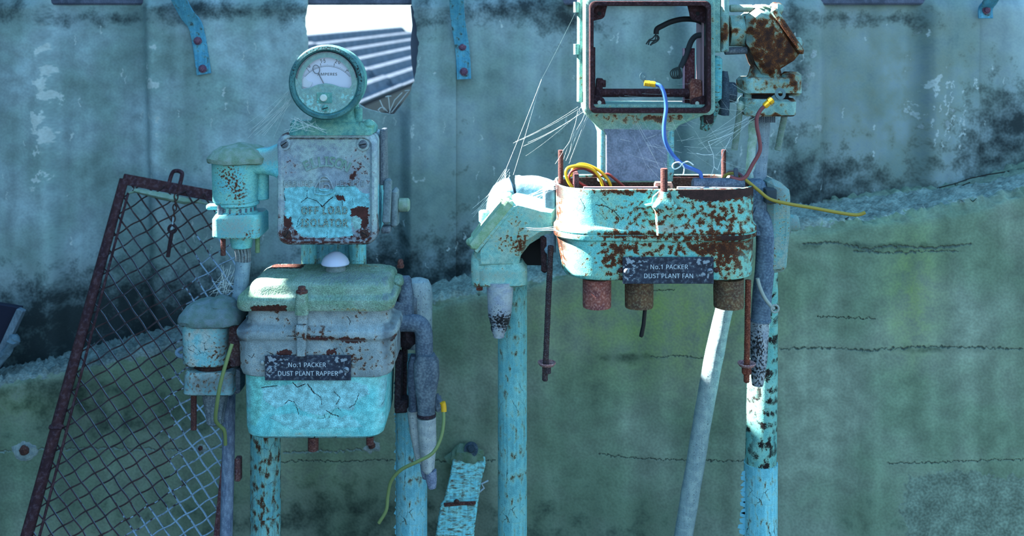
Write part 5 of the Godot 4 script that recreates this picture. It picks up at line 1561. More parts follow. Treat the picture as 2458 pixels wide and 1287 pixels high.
func elbow_upper() -> void:
	begin("cable_elbow", "rust-covered cast cable elbow bending down on the right of the empty frame", "pipe fitting", 1835, 285, 0.0, "", -0.02)
	var m := clad("elbow", 1690, -5, 1935, 285, 0.16, 0.78)
	part("pipe", Geo.new().cyl(V(1752, 74, 0), V(1832, 74, 0), 38 * k, 24, 0.002), m)
	part("body", Geo.new().extrude(poly([1787, 40, 1800, 28, 1816, 16, 1840, 14, 1858, 28, 1880, 62, 1918, 126, 1902, 144, 1870, 166, 1854, 184, 1826, 178, 1810, 152, 1797, 116, 1788, 104]), Vector3(0, 0, zoff), -0.045, 0.042, 0.012).rough(0.002, 26), m)
	part("cap_plate", Geo.new().bar(V(1846, 18, -0.002), V(1920, 130, -0.002), 16 * k, 0.1, Vector3.BACK, 0.006).rough(0.002, 30), m)
	for q in [[1866, 22, 18], [1917, 104, 15]]:
		part("cap_bolt", Geo.new().ball(V(q[0], q[1], 0.01), Vector3(q[2] * k, q[2] * k, 0.014), 12, 8, 0.25, q[1]), m)
	part("dust_heap", Geo.new().ball(V(1832, 20, 0.0), Vector3(26 * k, 10 * k, 0.04), 16, 8, 0.3, 4), local(0.1, "moss", 0.25, Color(1.2, 1.2, 1.2)))
	part("tie_rod", Geo.new().cyl(V(1752, 20, 0.02), V(1806, 20, 0.02), 9 * k, 12), local(0.1, "moss", 0.1))
	part("tie_rod", Geo.new().cyl(V(1742, 123, 0.01), V(1796, 121, 0.01), 9 * k, 12), local(0.1, "grey", 0.1))
	var up := Vector3.UP
	part("neck", Geo.new().stack(V(1842, 205, 0), [[0, 110 * k, 0.07, 0.03], [0.02, 80 * k, 0.06, 0.028], [0.04, 66 * k, 0.055, 0.026]]).rough(0.0015, 30), m)
	part("clamp_upper", Geo.new().stack(V(1848, 226, 0.0), [[0, 126 * k, 0.078, 0.012], [0.003, 134 * k, 0.086, 0.014], [0.026, 136 * k, 0.088, 0.014], [0.033, 124 * k, 0.078, 0.014]]).rough(0.0025, 26), m)
	part("clamp_lug", Geo.new().cyl(V(1899, 230, 0.02), V(1899, 172, 0.02), 24 * k, 18, 0.006).rough(0.001, 40), m)
	part("clamp_gap", Geo.new().stack(V(1844, 240, 0.0), [[0, 104 * k, 0.06, 0.02], [0.014, 104 * k, 0.06, 0.02]]), M.dark)
	part("clamp_post", Geo.new().cyl(V(1796, 240, 0.02), V(1796, 218, 0.02), 10 * k, 10), m)
	part("clamp_lower", Geo.new().stack(V(1846, 278, 0.0), [[0, 112 * k, 0.078, 0.012], [0.003, 120 * k, 0.086, 0.014], [0.028, 122 * k, 0.088, 0.014], [0.034, 112 * k, 0.078, 0.014]]).rough(0.0025, 26, 6), m)
	part("side_knob", Geo.new().ball(V(1778, 254, 0.02), Vector3(10 * k, 12 * k, 0.01), 12, 8), local(0.1, "moss", 0.1, Color(1.2, 1.2, 1.2)))
	for q in [[1778, 262, 1765, 361], [1886, 272, 1869, 362]]:
		part("clamp_bolt", Geo.new().threaded(V(q[0], q[1], 0.015), V(q[2], q[3], 0.012), 8 * k, 0.002), local(0.07, "moss", 0.1, Color(0.95, 0.95, 0.98)))
	var g := Geo.new()
	for i in 12:
		g.box(V(1812 + i * 4.2, 284, 0.024), Vector3(3 * k, 20 * k, 0.004), 0.0005)
	part("packing", g, local(0.05, "grey", 0.1))
	begin("lagged_pipe", "pale plaster-crusted cable pipe dropping from the rusty elbow clamp behind the open switch box", "pipe", 1815, 440, -0.04)
	part("tube", Geo.new().tube(path([[1826, 272, 0], [1825, 300, 0], [1822, 350, 0], [1814, 440, 0], [1812, 520, 0]]), [0.019, 0.019, 0.0195], 18).rough(0.002, 30), local(0.14, "white", 0.14, Color(0.8, 0.86, 0.92)))
	part("crust", Geo.new().tube(path([[1810, 282, 0.008], [1806, 320, 0.008], [1803, 380, 0.008], [1797, 436, 0.008]]), [0.006, 0.009, 0.011, 0.009, 0.012, 0.010], 12).rough(0.004, 60), local(0.1, "moss", 0.25, Color(1.25, 1.25, 1.3)))

func entry_left() -> void:
	begin("cable_entry", "peeling cast cable entry with a slanted dusty cap plate, left of the open switch box", "pipe fitting", 1196, 705, 0.02, "", -0.04)
	var m := clad("entry", 1115, 405, 1345, 710, 0.16, 0.78)
	var sm := local(0.1, "moss", 0.3, Color(1.15, 1.2, 1.12))
	part("body", Geo.new().extrude(poly([1222, 486, 1240, 476, 1275, 484, 1300, 492, 1338, 497, 1338, 550, 1326, 568, 1298, 572, 1272, 588, 1250, 616, 1243, 648, 1140, 648, 1138, 606, 1140, 592, 1170, 552]), Vector3(0, 0, zoff), -0.042, 0.042, 0.012).rough(0.002, 24), m)
	var cap := part("cap_plate", Geo.new().bar(V(1226, 480, 0), V(1132, 596, 0), 24 * k, 0.1, Vector3.BACK, 0.005).rough(0.003, 26), sm, null, "slanted cap plate under pale dust")
	part("cap_rim", Geo.new().bar(V(1234, 490, 0), V(1140, 606, 0), 12 * k, 0.092, Vector3.BACK, 0.003).rough(0.002, 30), m)
	for q in [[1211, 479, 14], [1134, 586, 16]]:
		part("cap_bolt", Geo.new().ball(V(q[0], q[1], 0.02), Vector3(q[2] * k, q[2] * k * 0.8, 0.012), 12, 8, 0.25, q[0]), sm, cap)
	part("rear_lug", Geo.new().cyl(V(1160, 555, -0.03), V(1160, 520, -0.03), 14 * k, 14, 0.004), local(0.12, "post", 0.1))
	var up := Vector3.UP
	part("gland", Geo.new().stack(V(1204, 690, 0), [[0, 118 * k, 0.08, 0.02], [0.003, 124 * k, 0.086, 0.022], [0.03, 124 * k, 0.086, 0.022], [0.036, 112 * k, 0.08, 0.022], [0.044, 100 * k, 0.078, 0.022]]).rough(0.0015, 30), m)
	part("gland_lobe", Geo.new().stack(V(1151, 692, 0.004), [[0, 34 * k, 0.06, 0.012], [0.004, 42 * k, 0.066, 0.014], [0.05, 44 * k, 0.066, 0.015], [0.06, 34 * k, 0.05, 0.012]]).rough(0.002, 30), m)
	part("gland_bolt", Geo.new().hexnut(V(1150, 692, 0.01), V(1150, 706, 0.01), 9 * k), local(0.06, "rusty", 0.1, Color(1.6, 1.3, 1.2)))
	part("webbing", Geo.new().box(V(1280, 612, -0.03), Vector3(70 * k, 80 * k, 0.03), 0.004).rough(0.003, 30), M.dark)
	begin("taped_cable_end", "white taped cable end with flaked black patches hanging under the left cable entry", "cable", 1198, 816, 0.02)
	part("tape", Geo.new().tube(PackedVector3Array([V(1200, 680, -0.015), V(1200, 720, -0.015), V(1199, 762, -0.015), V(1199, 782, -0.015), V(1198, 792, -0.015)]), [33 * k, 31 * k, 28 * k, 23 * k, 17 * k], 20), clad("taped", 1160, 680, 1245, 820, 0.08, 0.6))
	part("tip", Geo.new().tube(PackedVector3Array([V(1198, 788, -0.015), V(1197, 796, -0.015), V(1197, 806, -0.015), V(1197, 815, -0.015), V(1197, 816, -0.015)]), [20 * k, 20 * k, 15 * k, 13 * k, 8 * k], 16), clad("taped", 1160, 680, 1245, 820, 0.08, 0.6))
	begin("dusty_elbow", "blue-grey dusty pipe elbow with a split collar behind the left cable entry", "pipe fitting", 1250, 520, -0.1)
	var gm := local(0.16, "dusty", 0.2, Color(0.95, 1.05, 1.15))
	part("bend", Geo.new().tube(path([[1196, 540, 0], [1200, 500, 0], [1210, 468, 0], [1234, 456, 0]]), [0.026, 0.027, 0.028, 0.028], 18).rough(0.002, 24), gm)
	part("collar", Geo.new().tube(path([[1238, 456, 0], [1275, 455, 0], [1310, 462, 0], [1345, 480, 0]]), [0.029, 0.029, 0.03, 0.028], 18).rough(0.002, 24, 9), gm)
	begin("back_plate", "upright dusty steel plate between the left cable entry and the open switch box", "plate", 1318, 600, -0.01)
	part("plate", Geo.new().stack(V(1318, 600, 0), [[0, 30 * k, 0.05, 0.006], [0.12, 28 * k, 0.05, 0.006], [0.125, 22 * k, 0.04, 0.005]]).rough(0.0015, 30), gm)
	part("link", Geo.new().bar(V(1306, 648, 0.02), V(1304, 560, 0.02), 14 * k, 0.014, Vector3.BACK, 0.003).rough(0.003, 50), local(0.08, "rusty", 0.15, Color(0.8, 0.8, 0.9)))
	part("link_knuckle", Geo.new().ball(V(1318, 592, 0.02), Vector3(14 * k, 12 * k, 0.012), 12, 8, 0.3, 2), gm)

func fitting_right() -> void:
	begin("junction_fitting", "blue-green cast junction fitting with a side nub, right of the open switch box", "pipe fitting", 1862, 656, 0.0, "", -0.03)
	var m := clad("fitting", 1780, 420, 1930, 670, 0.16, 0.8)
	part("body", Geo.new().extrude(poly([1840, 436, 1852, 430, 1872, 438, 1892, 454, 1896, 470, 1894, 560, 1890, 600, 1886, 640, 1878, 652, 1840, 656, 1838, 600]), Vector3(0, 0, zoff), -0.045, 0.045, 0.01).rough(0.002, 26), m)
	part("nub", Geo.new().lathe(V(1888, 541, 0.005), Vector3.RIGHT, [[0, 30 * k], [0.010, 29 * k], [0.0105, 21 * k], [0.026, 20 * k], [0.028, 17 * k]], 20).rough(0.001, 40), m)
	begin("grey_conduit", "thick grey dusty conduit running down the right end of the open switch box", "conduit", 1824, 768, -0.01)
	var gm := local(0.14, "grey", 0.22, Color(0.95, 1.05, 1.12))
	part("sleeve", Geo.new().stack(V(1812, 560, 0), [[0, 50 * k, 0.05, 0.014], [0.09, 50 * k, 0.05, 0.014], [0.1, 42 * k, 0.04, 0.014], [0.104, 30 * k, 0.03, 0.01]]).rough(0.0015, 40), gm)
	part("bend", Geo.new().tube(path([[1800, 505, 0.012], [1822, 520, 0.012], [1834, 560, 0.012], [1832, 640, 0.012], [1826, 700, 0.012], [1822, 768, 0.012]]), 0.0185, 18), gm)
	part("block", Geo.new().box(V(1838, 463, 0.03), Vector3(26 * k, 34 * k, 0.03), 0.002), flat(Color(0.2, 0.25, 0.29), 0.9))
	part("rim", Geo.new().lathe(V(1822, 768, 0.012), Vector3.UP, [[0, 22 * k], [0.001, 25 * k], [0.005, 25 * k], [0.006, 23 * k]], 18), gm)
	begin("taped_cable_end", "black and white flaking cable end below the grey conduit, beside the right rod", "cable", 1816, 922, -0.005)
	part("tape", Geo.new().tube(PackedVector3Array([V(1822, 764, 0.008), V(1820, 810, 0.008), V(1819, 860, 0.008), V(1817, 905, 0.008), V(1816, 922, 0.008)]), [22 * k, 22 * k, 20 * k, 16 * k, 13 * k], 18), clad("taped_dark", 1790, 760, 1850, 925, 0.1, 0.6))

func posts_right() -> void:
	var pm := func(tex: String, tint: Color) -> StandardMaterial3D:
		return around(tex, 0.15, 0.2, 0.8, tint, 4.5)
	var z := -0.06
	var f := floor_row(z)
	begin("support_post", "straight turquoise pipe post with hairline cracks under the left cable entry", "post", 1230, f, z)
	part("tube", Geo.new().tube(PackedVector3Array([V(1230, f, 0), V(1230, 1100, 0), V(1230, 640, 0)]), 35 * k, 28).rough(0.001, 30, 5), pm.call("post", Color(0.98, 1.0, 0.98)))
	f = floor_row(-0.14)
	begin("support_post", "turquoise pipe post with large blackened bare patches below the junction fitting", "post", 1828, f, -0.14)
	var rng := RandomNumberGenerator.new()
	rng.seed = 21
	var fl := Geo.new()
	for i in 12:
		var y := 1120 + i * 13.0 + rng.randf() * 6
		var x := 1790 - i * 0.6
		fl.extrude(poly([x, y, x - 6 - rng.randf() * 8, y + 3, x - 8 - rng.randf() * 8, y + 11, x, y + 15, x + 12, y + 8]), Vector3.ZERO, 0.006, 0.0072, 0.0004)
	part("paint_flakes", fl, flat(Color(0.40, 0.68, 0.78)))
	cur.get_child(-1).set_meta("kind", "stuff")
	part("tube", Geo.new().tube(PackedVector3Array([V(1822, f, 0), V(1826, 1110, 0)]), 40 * k, 28).rough(0.0016, 26, 3), pm.call("post", Color(1.1, 1.13, 1.15)))
	part("upper_tube", Geo.new().tube(PackedVector3Array([V(1826, 1114, 0), V(1830, 900, 0), V(1846, 760, -0.01), V(1846, 600, -0.01)]), [37 * k, 36 * k, 24 * k, 24 * k], 28).rough(0.0016, 26, 3), around("blackened", 0.2, 0.2, 0.8, Color(1.0, 1.02, 1.0), 2.5))
	begin("raking_prop", "pale frosted pipe prop slanting down to the left behind the open switch box", "prop", 1640, floor_row(-0.2), -0.2)
	part("tube", Geo.new().tube(track([[1752, 690, -0.17], [1732, 770, -0.17], [1700, 930, -0.175], [1668, 1120, -0.18], [1640, 1290, -0.185], [1560, floor_row(-0.2), -0.2]]), [0.0175, 0.0175, 0.0175, 0.018, 0.018, 0.018, 0.0185, 0.0185, 0.019, 0.0195], 22).rough(0.0016, 40), local(0.1, "white", 0.5, Color(0.92, 1.0, 1.0)))

func build_small() -> void:
	straps()
	mesh_panel()
	wires()
	rods()
	oddments()
	webs()

func straps() -> void:
	var bm := around("post", 0.2, 0.12, 0.7, Color(0.72, 0.86, 0.98), 2.0)
	for q in [[[430, -60, 455, 30, 472, 70, 490, 178], "blue-painted hook strap bolted to the sheet near the upper left corner", 98, 165], [[1098, -60, 1100, 40, 1110, 120, 1114, 190], "blue-painted hook strap bolted at the sheet joint right of the hole", 112, 172], [[2366, -60, 2366, 0, 2366, 20, 2366, 44], "short blue strap end at the upper right corner", 24, 300]]:
		var p: Array = q[0]
		begin("hook_strap", q[1], "strap", p[6], p[7], -0.541, "hook straps holding the cement sheets")
		var pts := PackedVector3Array()
		var z := [0.10, 0.03, 0.0, 0.0]
		for i in 4:
			pts.append(V(p[i * 2], p[i * 2 + 1], z[i]))
		pts = Geo.smooth_path(pts, 5)
		var rings := []
		for i in pts.size():
			var d := (pts[mini(i + 1, pts.size() - 1)] - pts[maxi(i - 1, 0)]).normalized()
			var u := Vector3.BACK.cross(d).normalized()
			rings.append(Geo.rr(pts[i], 17 * k * 2, 0.006, 0.001, u, d.cross(u).normalized(), 3))
		part("strap", Geo.new().loft(rings), bm)
		for y in [q[2], q[3]]:
			if y < p[7]:
				var t := 0.5
				for i in pts.size():
					if absf((cy - y) * k - pts[i].y) < 0.012:
						t = pts[i].x
				var b := part("bolt", Geo.new().lathe(Vector3(t, (cy - y) * k, 0.003), Vector3.BACK, [[0, 10 * k], [0.002, 10 * k], [0.0025, 7 * k], [0.007, 6 * k], [0.008, 4 * k]], 12), local(0.05, "rusty", 0.1, Color(1.5, 1.5, 1.9)))

func mesh_panel() -> void:
	# a tapered frame: corners in photograph pixels with their depths
	var tl := [298, 430, -0.46]
	var tr := [604, 487, -0.46]
	var br := [518, 1310, -0.19]
	var bl := [58, 1310, -0.19]
	begin("mesh_panel", "rusty framed wire mesh panel leaning against the wall behind the small cable boxes", "mesh panel", 290, 1310, -0.19)
	var m := clad("meshwire", 50, 380, 620, 1320, 0.1, 0.8)
	var rm := local(0.2, "rusty", 0.16, Color(0.95, 0.9, 1.05))
	var a := Q(tl[0], tl[1], tl[2])
	var b := Q(tr[0], tr[1], tr[2])
	var c := Q(br[0], br[1], br[2])
	var d := Q(bl[0], bl[1], bl[2])
	var n := (b - a).cross(d - a).normalized()
	if n.z < 0:
		n = -n
	var kk := 0.00098
	part("left_bar", Geo.new().tube(PackedVector3Array([a, a.lerp(d, 0.5), d]), [11 * kk, 12 * kk, 13 * kk], 16).rough(0.0012, 40), rm)
	part("weld", Geo.new().ball(a.lerp(d, 0.70), Vector3(0.016, 0.008, 0.014), 12, 8, 0.3, 2), rm)
	part("top_bar", Geo.new().bar(a - (b - a) * 0.01, b, 26 * kk, 0.006, n, 0.001).rough(0.001, 40), rm)
	part("right_bar", Geo.new().bar(b, c, 12 * kk, 0.012, n, 0.001).rough(0.001, 40), local(0.12, "rusty", 0.16, Color(1.3, 1.2, 1.3)))
	var e := (d - a).normalized()
	var u := e.cross(n).normalized()
	if u.x < 0:
		u = -u
	part("inner_rod", Geo.new().tube(PackedVector3Array([a + u * 0.018 + e * 0.03, a.lerp(d, 0.5) + u * 0.021, d + u * 0.026]), 3.2 * kk, 8).rough(0.0015, 30), rm)
	part("inner_rod", Geo.new().tube(PackedVector3Array([a + u * 0.02 + e * 0.03, a + u * 0.04 + e * 0.022, b - u * 0.03 + e * 0.02]), 3.0 * kk, 8), local(0.1, "moss", 0.2))
	part("crust", Geo.new().tube(PackedVector3Array([a.lerp(b, 0.10) + e * 0.022, a.lerp(b, 0.3) + e * 0.024, a.lerp(b, 0.5) + e * 0.024, a.lerp(b, 0.62) + e * 0.018]), [0.004, 0.008, 0.008, 0.003], 8).rough(0.004, 60), local(0.1, "moss", 0.2))
	# hanging lug
	var mid := a.lerp(b, 0.385)
	var lug := PackedVector3Array()
	for q in [[-10, 2], [-9, -34], [-4, -42], [5, -42], [10, -34], [10, 4]]:
		lug.append(mid + u * q[0] * kk * 1.3 + e * q[1] * kk)
	part("hanging_lug", Geo.new().tube(Geo.smooth_path(lug, 4), 5.0 * kk, 8), rm)
	# the woven wires, each crimped over and under the others
	var quad := PackedVector2Array()
	for q in [tl, tr, br, bl]:
		quad.append(Vector2(q[0], q[1]))
	var dirs := [Vector2(0.56, 0.83), Vector2(0.85, -0.53)]
	var centre := Vector2(330, 880)
	var rng := RandomNumberGenerator.new()
	rng.seed = 8
	for f in 2:
		var dir: Vector2 = dirs[f].normalized()
		var across := Vector2(-dir.y, dir.x)
		for i in range(-22, 23):
			var o: Vector2 = centre + across * (i * 33.0 + rng.randf_range(-1.5, 1.5))
			var cut := Geometry2D.intersect_polyline_with_polygon(PackedVector2Array([o - dir * 1500, o + dir * 1500]), quad)
			if cut.is_empty():
				continue
			var p0: Vector2 = cut[0][0]
			var p1: Vector2 = cut[0][-1]
			var len := p0.distance_to(p1)
			if len < 26:
				continue
			var pts := PackedVector3Array()
			var steps2 := int(len / 8.3) + 1
			var bow := rng.randf_range(-3.0, 3.0)
			for s in steps2 + 1:
				var t := float(s) / steps2
				var w := p0.lerp(p1, t) + across * (bow * sin(PI * t) + sin((p0.lerp(p1, t) - centre).dot(dir) / 33.0 * PI + f * PI / 2) * (1.6 if f else 0.7))
				var dep := lerpf(tl[2], bl[2], clampf((w.y - 440.0) / 870.0, 0, 1))
				pts.append(Q(w.x, w.y, dep) + n * sin((w - centre).dot(dir) / 33.0 * PI + i * PI) * 0.0016)
			part("wire", Geo.new().tube(pts, (2.0 if f == 0 else 1.85) * kk, 5, true), m)
	# the latch pin on its chain
	begin("latch_pin", "dark latch pin hanging on a short rusty chain in front of the mesh", "latch", 404, 616, -0.40)
	var ch := Geo.new()
	for i in 5:
		var q := Geo.new()
		var loop := PackedVector3Array()
		for s in 13:
			var an := TAU * s / 12
			var r := Vector3(sin(an) * 4.5 * k, cos(an) * 8.5 * k, 0)
			loop.append(V(424 - i * 1.6, 472 + i * 13, 0.004) + (r if i % 2 == 0 else Vector3(r.x * 0.4, r.y, r.x)))
		part("chain_link", q.tube(loop, 1.7 * k, 6), local(0.05, "rusty", 0.1))
	part("tie_wire", Geo.new().tube(PackedVector3Array([V(417, 520, 0.004), V(416, 538, 0.005), V(414, 550, 0.006)]), 1.6 * k, 6), flat(Color(0.6, 0.7, 0.78)))
	var eye := PackedVector3Array()
	for s in 17:
		eye.append(V(415 + sin(TAU * s / 16) * 9, 549 - cos(TAU * s / 16) * 9, 0.004))
	part("eye", Geo.new().tube(eye, 3.4 * k, 8), local(0.05, "rusty", 0.1, Color(0.85, 0.85, 1.0)))
	part("pin", Geo.new().tube(PackedVector3Array([V(414, 558, 0.004), V(410, 580, 0.004), V(404, 616, 0.003)]), 4.6 * k, 10), local(0.05, "rusty", 0.1, Color(0.85, 0.85, 1.0)))

func lug_ring(px: float, py: float, z: float, r: float, tx: float, ty: float, parent: Node = null) -> void:
	# a ring terminal: an eye, and its tongue towards tx, ty
	var eye := Geo.new().lathe(Q(px, py, z), Vector3(0.25, 0.1, 1), [[-0.0008, r * k], [0.0008, r * k], [0.0008, r * 0.45 * k], [-0.0008, r * 0.45 * k], [-0.0008, r * k]], 18, false, false)
	part("ring_terminal", eye, M.lug)
	part("terminal_tongue", Geo.new().bar(Q(lerpf(px, tx, 0.3), lerpf(py, ty, 0.3), z), Q(tx, ty, z), r * 0.9 * k, 0.0018, Vector3.BACK, 0.0004), M.lug)

func wires() -> void:
	# frayed black cables inside the empty frame
	begin("frayed_cable", "black cable curving left inside the empty frame, its bare strands fanned out", "cable", 1555, 108, -0.005)
	var bk := flat(Color(0.08, 0.09, 0.12), 0.7)
	part("sheath", Geo.new().tube(track([[1694, 60, 0.01], [1672, 48, 0.0], [1640, 46, -0.005], [1612, 52, -0.005], [1590, 62, -0.005], [1577, 70, -0.005], [1575, 82, -0.005]]), 6.6 * k, 12), bk)
	for q in [[1577, 84, 1578, 94, 1566, 102, 1562, 109], [1575, 84, 1572, 96, 1560, 98, 1556, 108], [1575, 82, 1566, 92, 1558, 96, 1551, 106], [1578, 84, 1582, 92, 1576, 100, 1560, 108]]:
		part("strand", Geo.new().tube(track([[q[0], q[1], -0.005], [q[2], q[3], -0.004], [q[4], q[5], -0.004], [q[6], q[7], -0.003]]), 1.7 * k, 6), flat(Color(0.13, 0.17, 0.19), 0.6))
	begin("frayed_cable", "grey-black cable drooping inside the empty frame to a knot of curled strands", "cable", 1620, 188, -0.005)
	part("sheath", Geo.new().tube(track([[1692, 84, 0.01], [1672, 86, 0.0], [1660, 98, -0.005], [1652, 118, -0.005], [1643, 142, -0.005], [1634, 162, -0.005]]), 6.8 * k, 12), flat(Color(0.16, 0.19, 0.22), 0.8))
	for i in 5:
		var s := i * 3.2
		part("strand", Geo.new().tube(track([[1633, 160, -0.004], [1616 + s, 166, -0.003], [1609 + s * 1.6, 176, 0.0], [1616 + s, 188, 0.0], [1628 + s * 0.7, 182, -0.004], [1632, 164, -0.006]]), 1.6 * k, 6), flat(Color(0.14, 0.19, 0.20), 0.6))
	# the blue wire
	begin("blue_wire", "blue insulated wire with a yellow crimp sleeve rising in front of the empty frame", "wire", 1684, 436, 0.06)
	part("insulation", Geo.new().tube(track([[1568, 202, 0.075], [1584, 206, 0.078], [1594, 224, 0.08], [1599, 258, 0.08], [1594, 300, 0.08], [1596, 335, 0.08], [1612, 368, 0.075], [1640, 396, 0.07], [1668, 408, 0.06], [1681, 416, 0.055], [1684, 436, 0.05]]), 4.8 * k, 12), M.blue)
	part("crimp_sleeve", Geo.new().lathe(Q(1574, 203, 0.075), Q(1546, 199, 0.073) - Q(1574, 203, 0.075), [[0, 5.5 * k], [0.002, 7.2 * k], [0.010, 7.2 * k], [0.0105, 6.2 * k], [0.012, 7.4 * k], [0.021, 7.2 * k], [0.0215, 4 * k]], 14), M.yellow)
	lug_ring(1544, 183, 0.073, 9, 1547, 198)
	# the red wire
	begin("red_wire", "dull red wire with a yellow crimp sleeve and ring terminal beside the rusty elbow clamp", "wire", 1780, 432, 0.06)
	part("insulation", Geo.new().tube(track([[1752, 424, 0.05], [1772, 430, 0.055], [1790, 424, 0.06], [1806, 396, 0.06], [1824, 362, 0.06], [1822, 330, 0.06], [1817, 305, 0.06], [1817, 282, 0.06], [1826, 264, 0.06], [1838, 252, 0.06]]), 4.6 * k, 12), M.red)
	part("crimp_sleeve", Geo.new().lathe(Q(1834, 256, 0.06), Q(1856, 236, 0.06) - Q(1834, 256, 0.06), [[0, 5.5 * k], [0.002, 7.6 * k], [0.011, 7.6 * k], [0.0115, 6.4 * k], [0.013, 9 * k], [0.020, 8.6 * k], [0.0215, 5 * k]], 14), M.yellow)
	lug_ring(1873, 225, 0.061, 14, 1850, 241)
	# yellow wire to the right
	begin("yellow_wire", "yellow wire sticking out to the right past the junction fitting over the ledge", "wire", 1900, 490, 0.03)
	part("insulation", Geo.new().tube(track([[1785, 428, 0.05], [1800, 440, 0.05], [1822, 458, 0.05], [1848, 478, 0.05], [1890, 489, 0.05], [1950, 499, 0.045], [2010, 510, 0.04], [2055, 516, 0.04], [2077, 510, 0.042]]), 4.2 * k, 10), flat(Color(0.56, 0.50, 0.20), 0.5))
	# the loops at the left end
	begin("yellow_wire", "yellow wire looped over the left corner of the open switch box", "wire", 1372, 446, 0.05)
	part("insulation", Geo.new().tube(track([[1376, 452, 0.06], [1364, 436, 0.06], [1358, 414, 0.06], [1366, 402, 0.055], [1392, 398, 0.05], [1418, 404, 0.045], [1438, 424, 0.045], [1448, 452, 0.045]]), 3.8 * k, 10), M.yellow)
	part("insulation", Geo.new().tube(track([[1370, 424, 0.05], [1376, 404, 0.045], [1394, 394, 0.04], [1420, 400, 0.035], [1446, 416, 0.035], [1462, 436, 0.035], [1468, 456, 0.035]]), 3.8 * k, 10), M.yellow)
	begin("dark_red_wire", "dark red wire threaded through the yellow loops in the open switch box", "wire", 1400, 446, 0.04)
	var dr := flat(Color(0.42, 0.16, 0.14), 0.5)
	part("insulation", Geo.new().tube(track([[1374, 446, 0.05], [1366, 430, 0.05], [1372, 412, 0.048], [1396, 404, 0.042], [1420, 412, 0.04], [1444, 432, 0.04], [1460, 454, 0.04]]), 3.6 * k, 10), dr)
	part("insulation", Geo.new().tube(track([[1440, 424, 0.03], [1458, 418, 0.03], [1476, 430, 0.03], [1500, 450, 0.03]]), 3.4 * k, 10), dr)
	part("insulation", Geo.new().tube(track([[1388, 436, 0.06], [1400, 444, 0.06], [1420, 455, 0.06]]), 3.4 * k, 10), flat(Color(0.55, 0.14, 0.12), 0.5))
	begin("yellow_wire", "short bent yellow-and-red wire pair behind the grey component", "wire", 1745, 436, 0.02)
	part("insulation", Geo.new().tube(track([[1734, 440, 0.03], [1740, 422, 0.03], [1758, 416, 0.03], [1775, 424, 0.03], [1790, 434, 0.035]]), 3.6 * k, 10), flat(Color(0.50, 0.45, 0.18), 0.5))
	part("insulation", Geo.new().tube(track([[1736, 430, 0.02], [1750, 414, 0.02], [1772, 416, 0.03], [1786, 428, 0.04]]), 3.6 * k, 10), flat(Color(0.40, 0.25, 0.30), 0.5))
	# pale cord tied round the conduit end
	begin("cord_loop", "off-white cord ending in a small ring beside the grey conduit", "cord", 1862, 746, 0.03)
	var cm := flat(Color(0.55, 0.60, 0.60), 0.7)
	part("cord", Geo.new().tube(track([[1818, 668, 0.04], [1824, 690, 0.04], [1836, 716, 0.04], [1850, 734, 0.04], [1858, 742, 0.04]]), 4.6 * k, 10), cm)
	var ring := PackedVector3Array()
	for s in 15:
		ring.append(Q(1860 + sin(TAU * s / 14) * 9, 741 - cos(TAU * s / 14) * 9, 0.042))
	part("ring", Geo.new().tube(ring, 2.6 * k, 8), cm)

func rods() -> void:
	var rm := local(0.07, "rusty", 0.14, Color(1.05, 1.0, 1.1))
	for q in [[1322, 590, 1312, 876, 1308, 914, 0.02, "rusty threaded rod with a dished washer, hanging left of the open switch box", Color(1.0, 1.15, 1.25)], [1796, 672, 1792, 878, 1792, 918, 0.05, "rusty threaded rod with a dished washer, hanging before the black cable end", Color(1.6, 1.25, 1.05)]]:
		var z: float = q[6]
		begin("threaded_rod", q[7], "rod", q[4], q[5], z, "threaded rods under the open switch box")
		rm = local(0.07, "rusty", 0.2, q[8])
		part("rod", Geo.new().threaded(V(q[0], q[1], 0), V(q[4], q[5], 0), 7.5 * k, 0.004).rough(0.0007, 60), rm)
		var up := V(q[0], q[1], 0) - V(q[2], q[3], 0)
		part("washer", Geo.new().lathe(V(q[2], q[3] + 4, 0), up, [[0, 9 * k], [0.002, 17 * k], [0.007, 22 * k], [0.009, 21.5 * k], [0.005, 15 * k], [0.004, 7 * k]], 20), local(0.07, "rusty", 0.1, Color(2.2, 2.3, 2.4)))
		part("nut", Geo.new().hexnut(V(q[2], q[3] + 20, 0), V(q[2], q[3] + 4, 0), 12 * k), rm)
	begin("black_rod", "short black rod poking down below the middle spigot of the open switch box", "rod", 1539, 809, 0.05)
	part("rod", Geo.new().tube(PackedVector3Array([V(1549, 735, 0), V(1545, 780, 0), V(1540, 804, 0), V(1538, 809, 0)]), [5 * k, 5 * k, 5.6 * k, 4 * k], 10).rough(0.0006, 80), M.black)

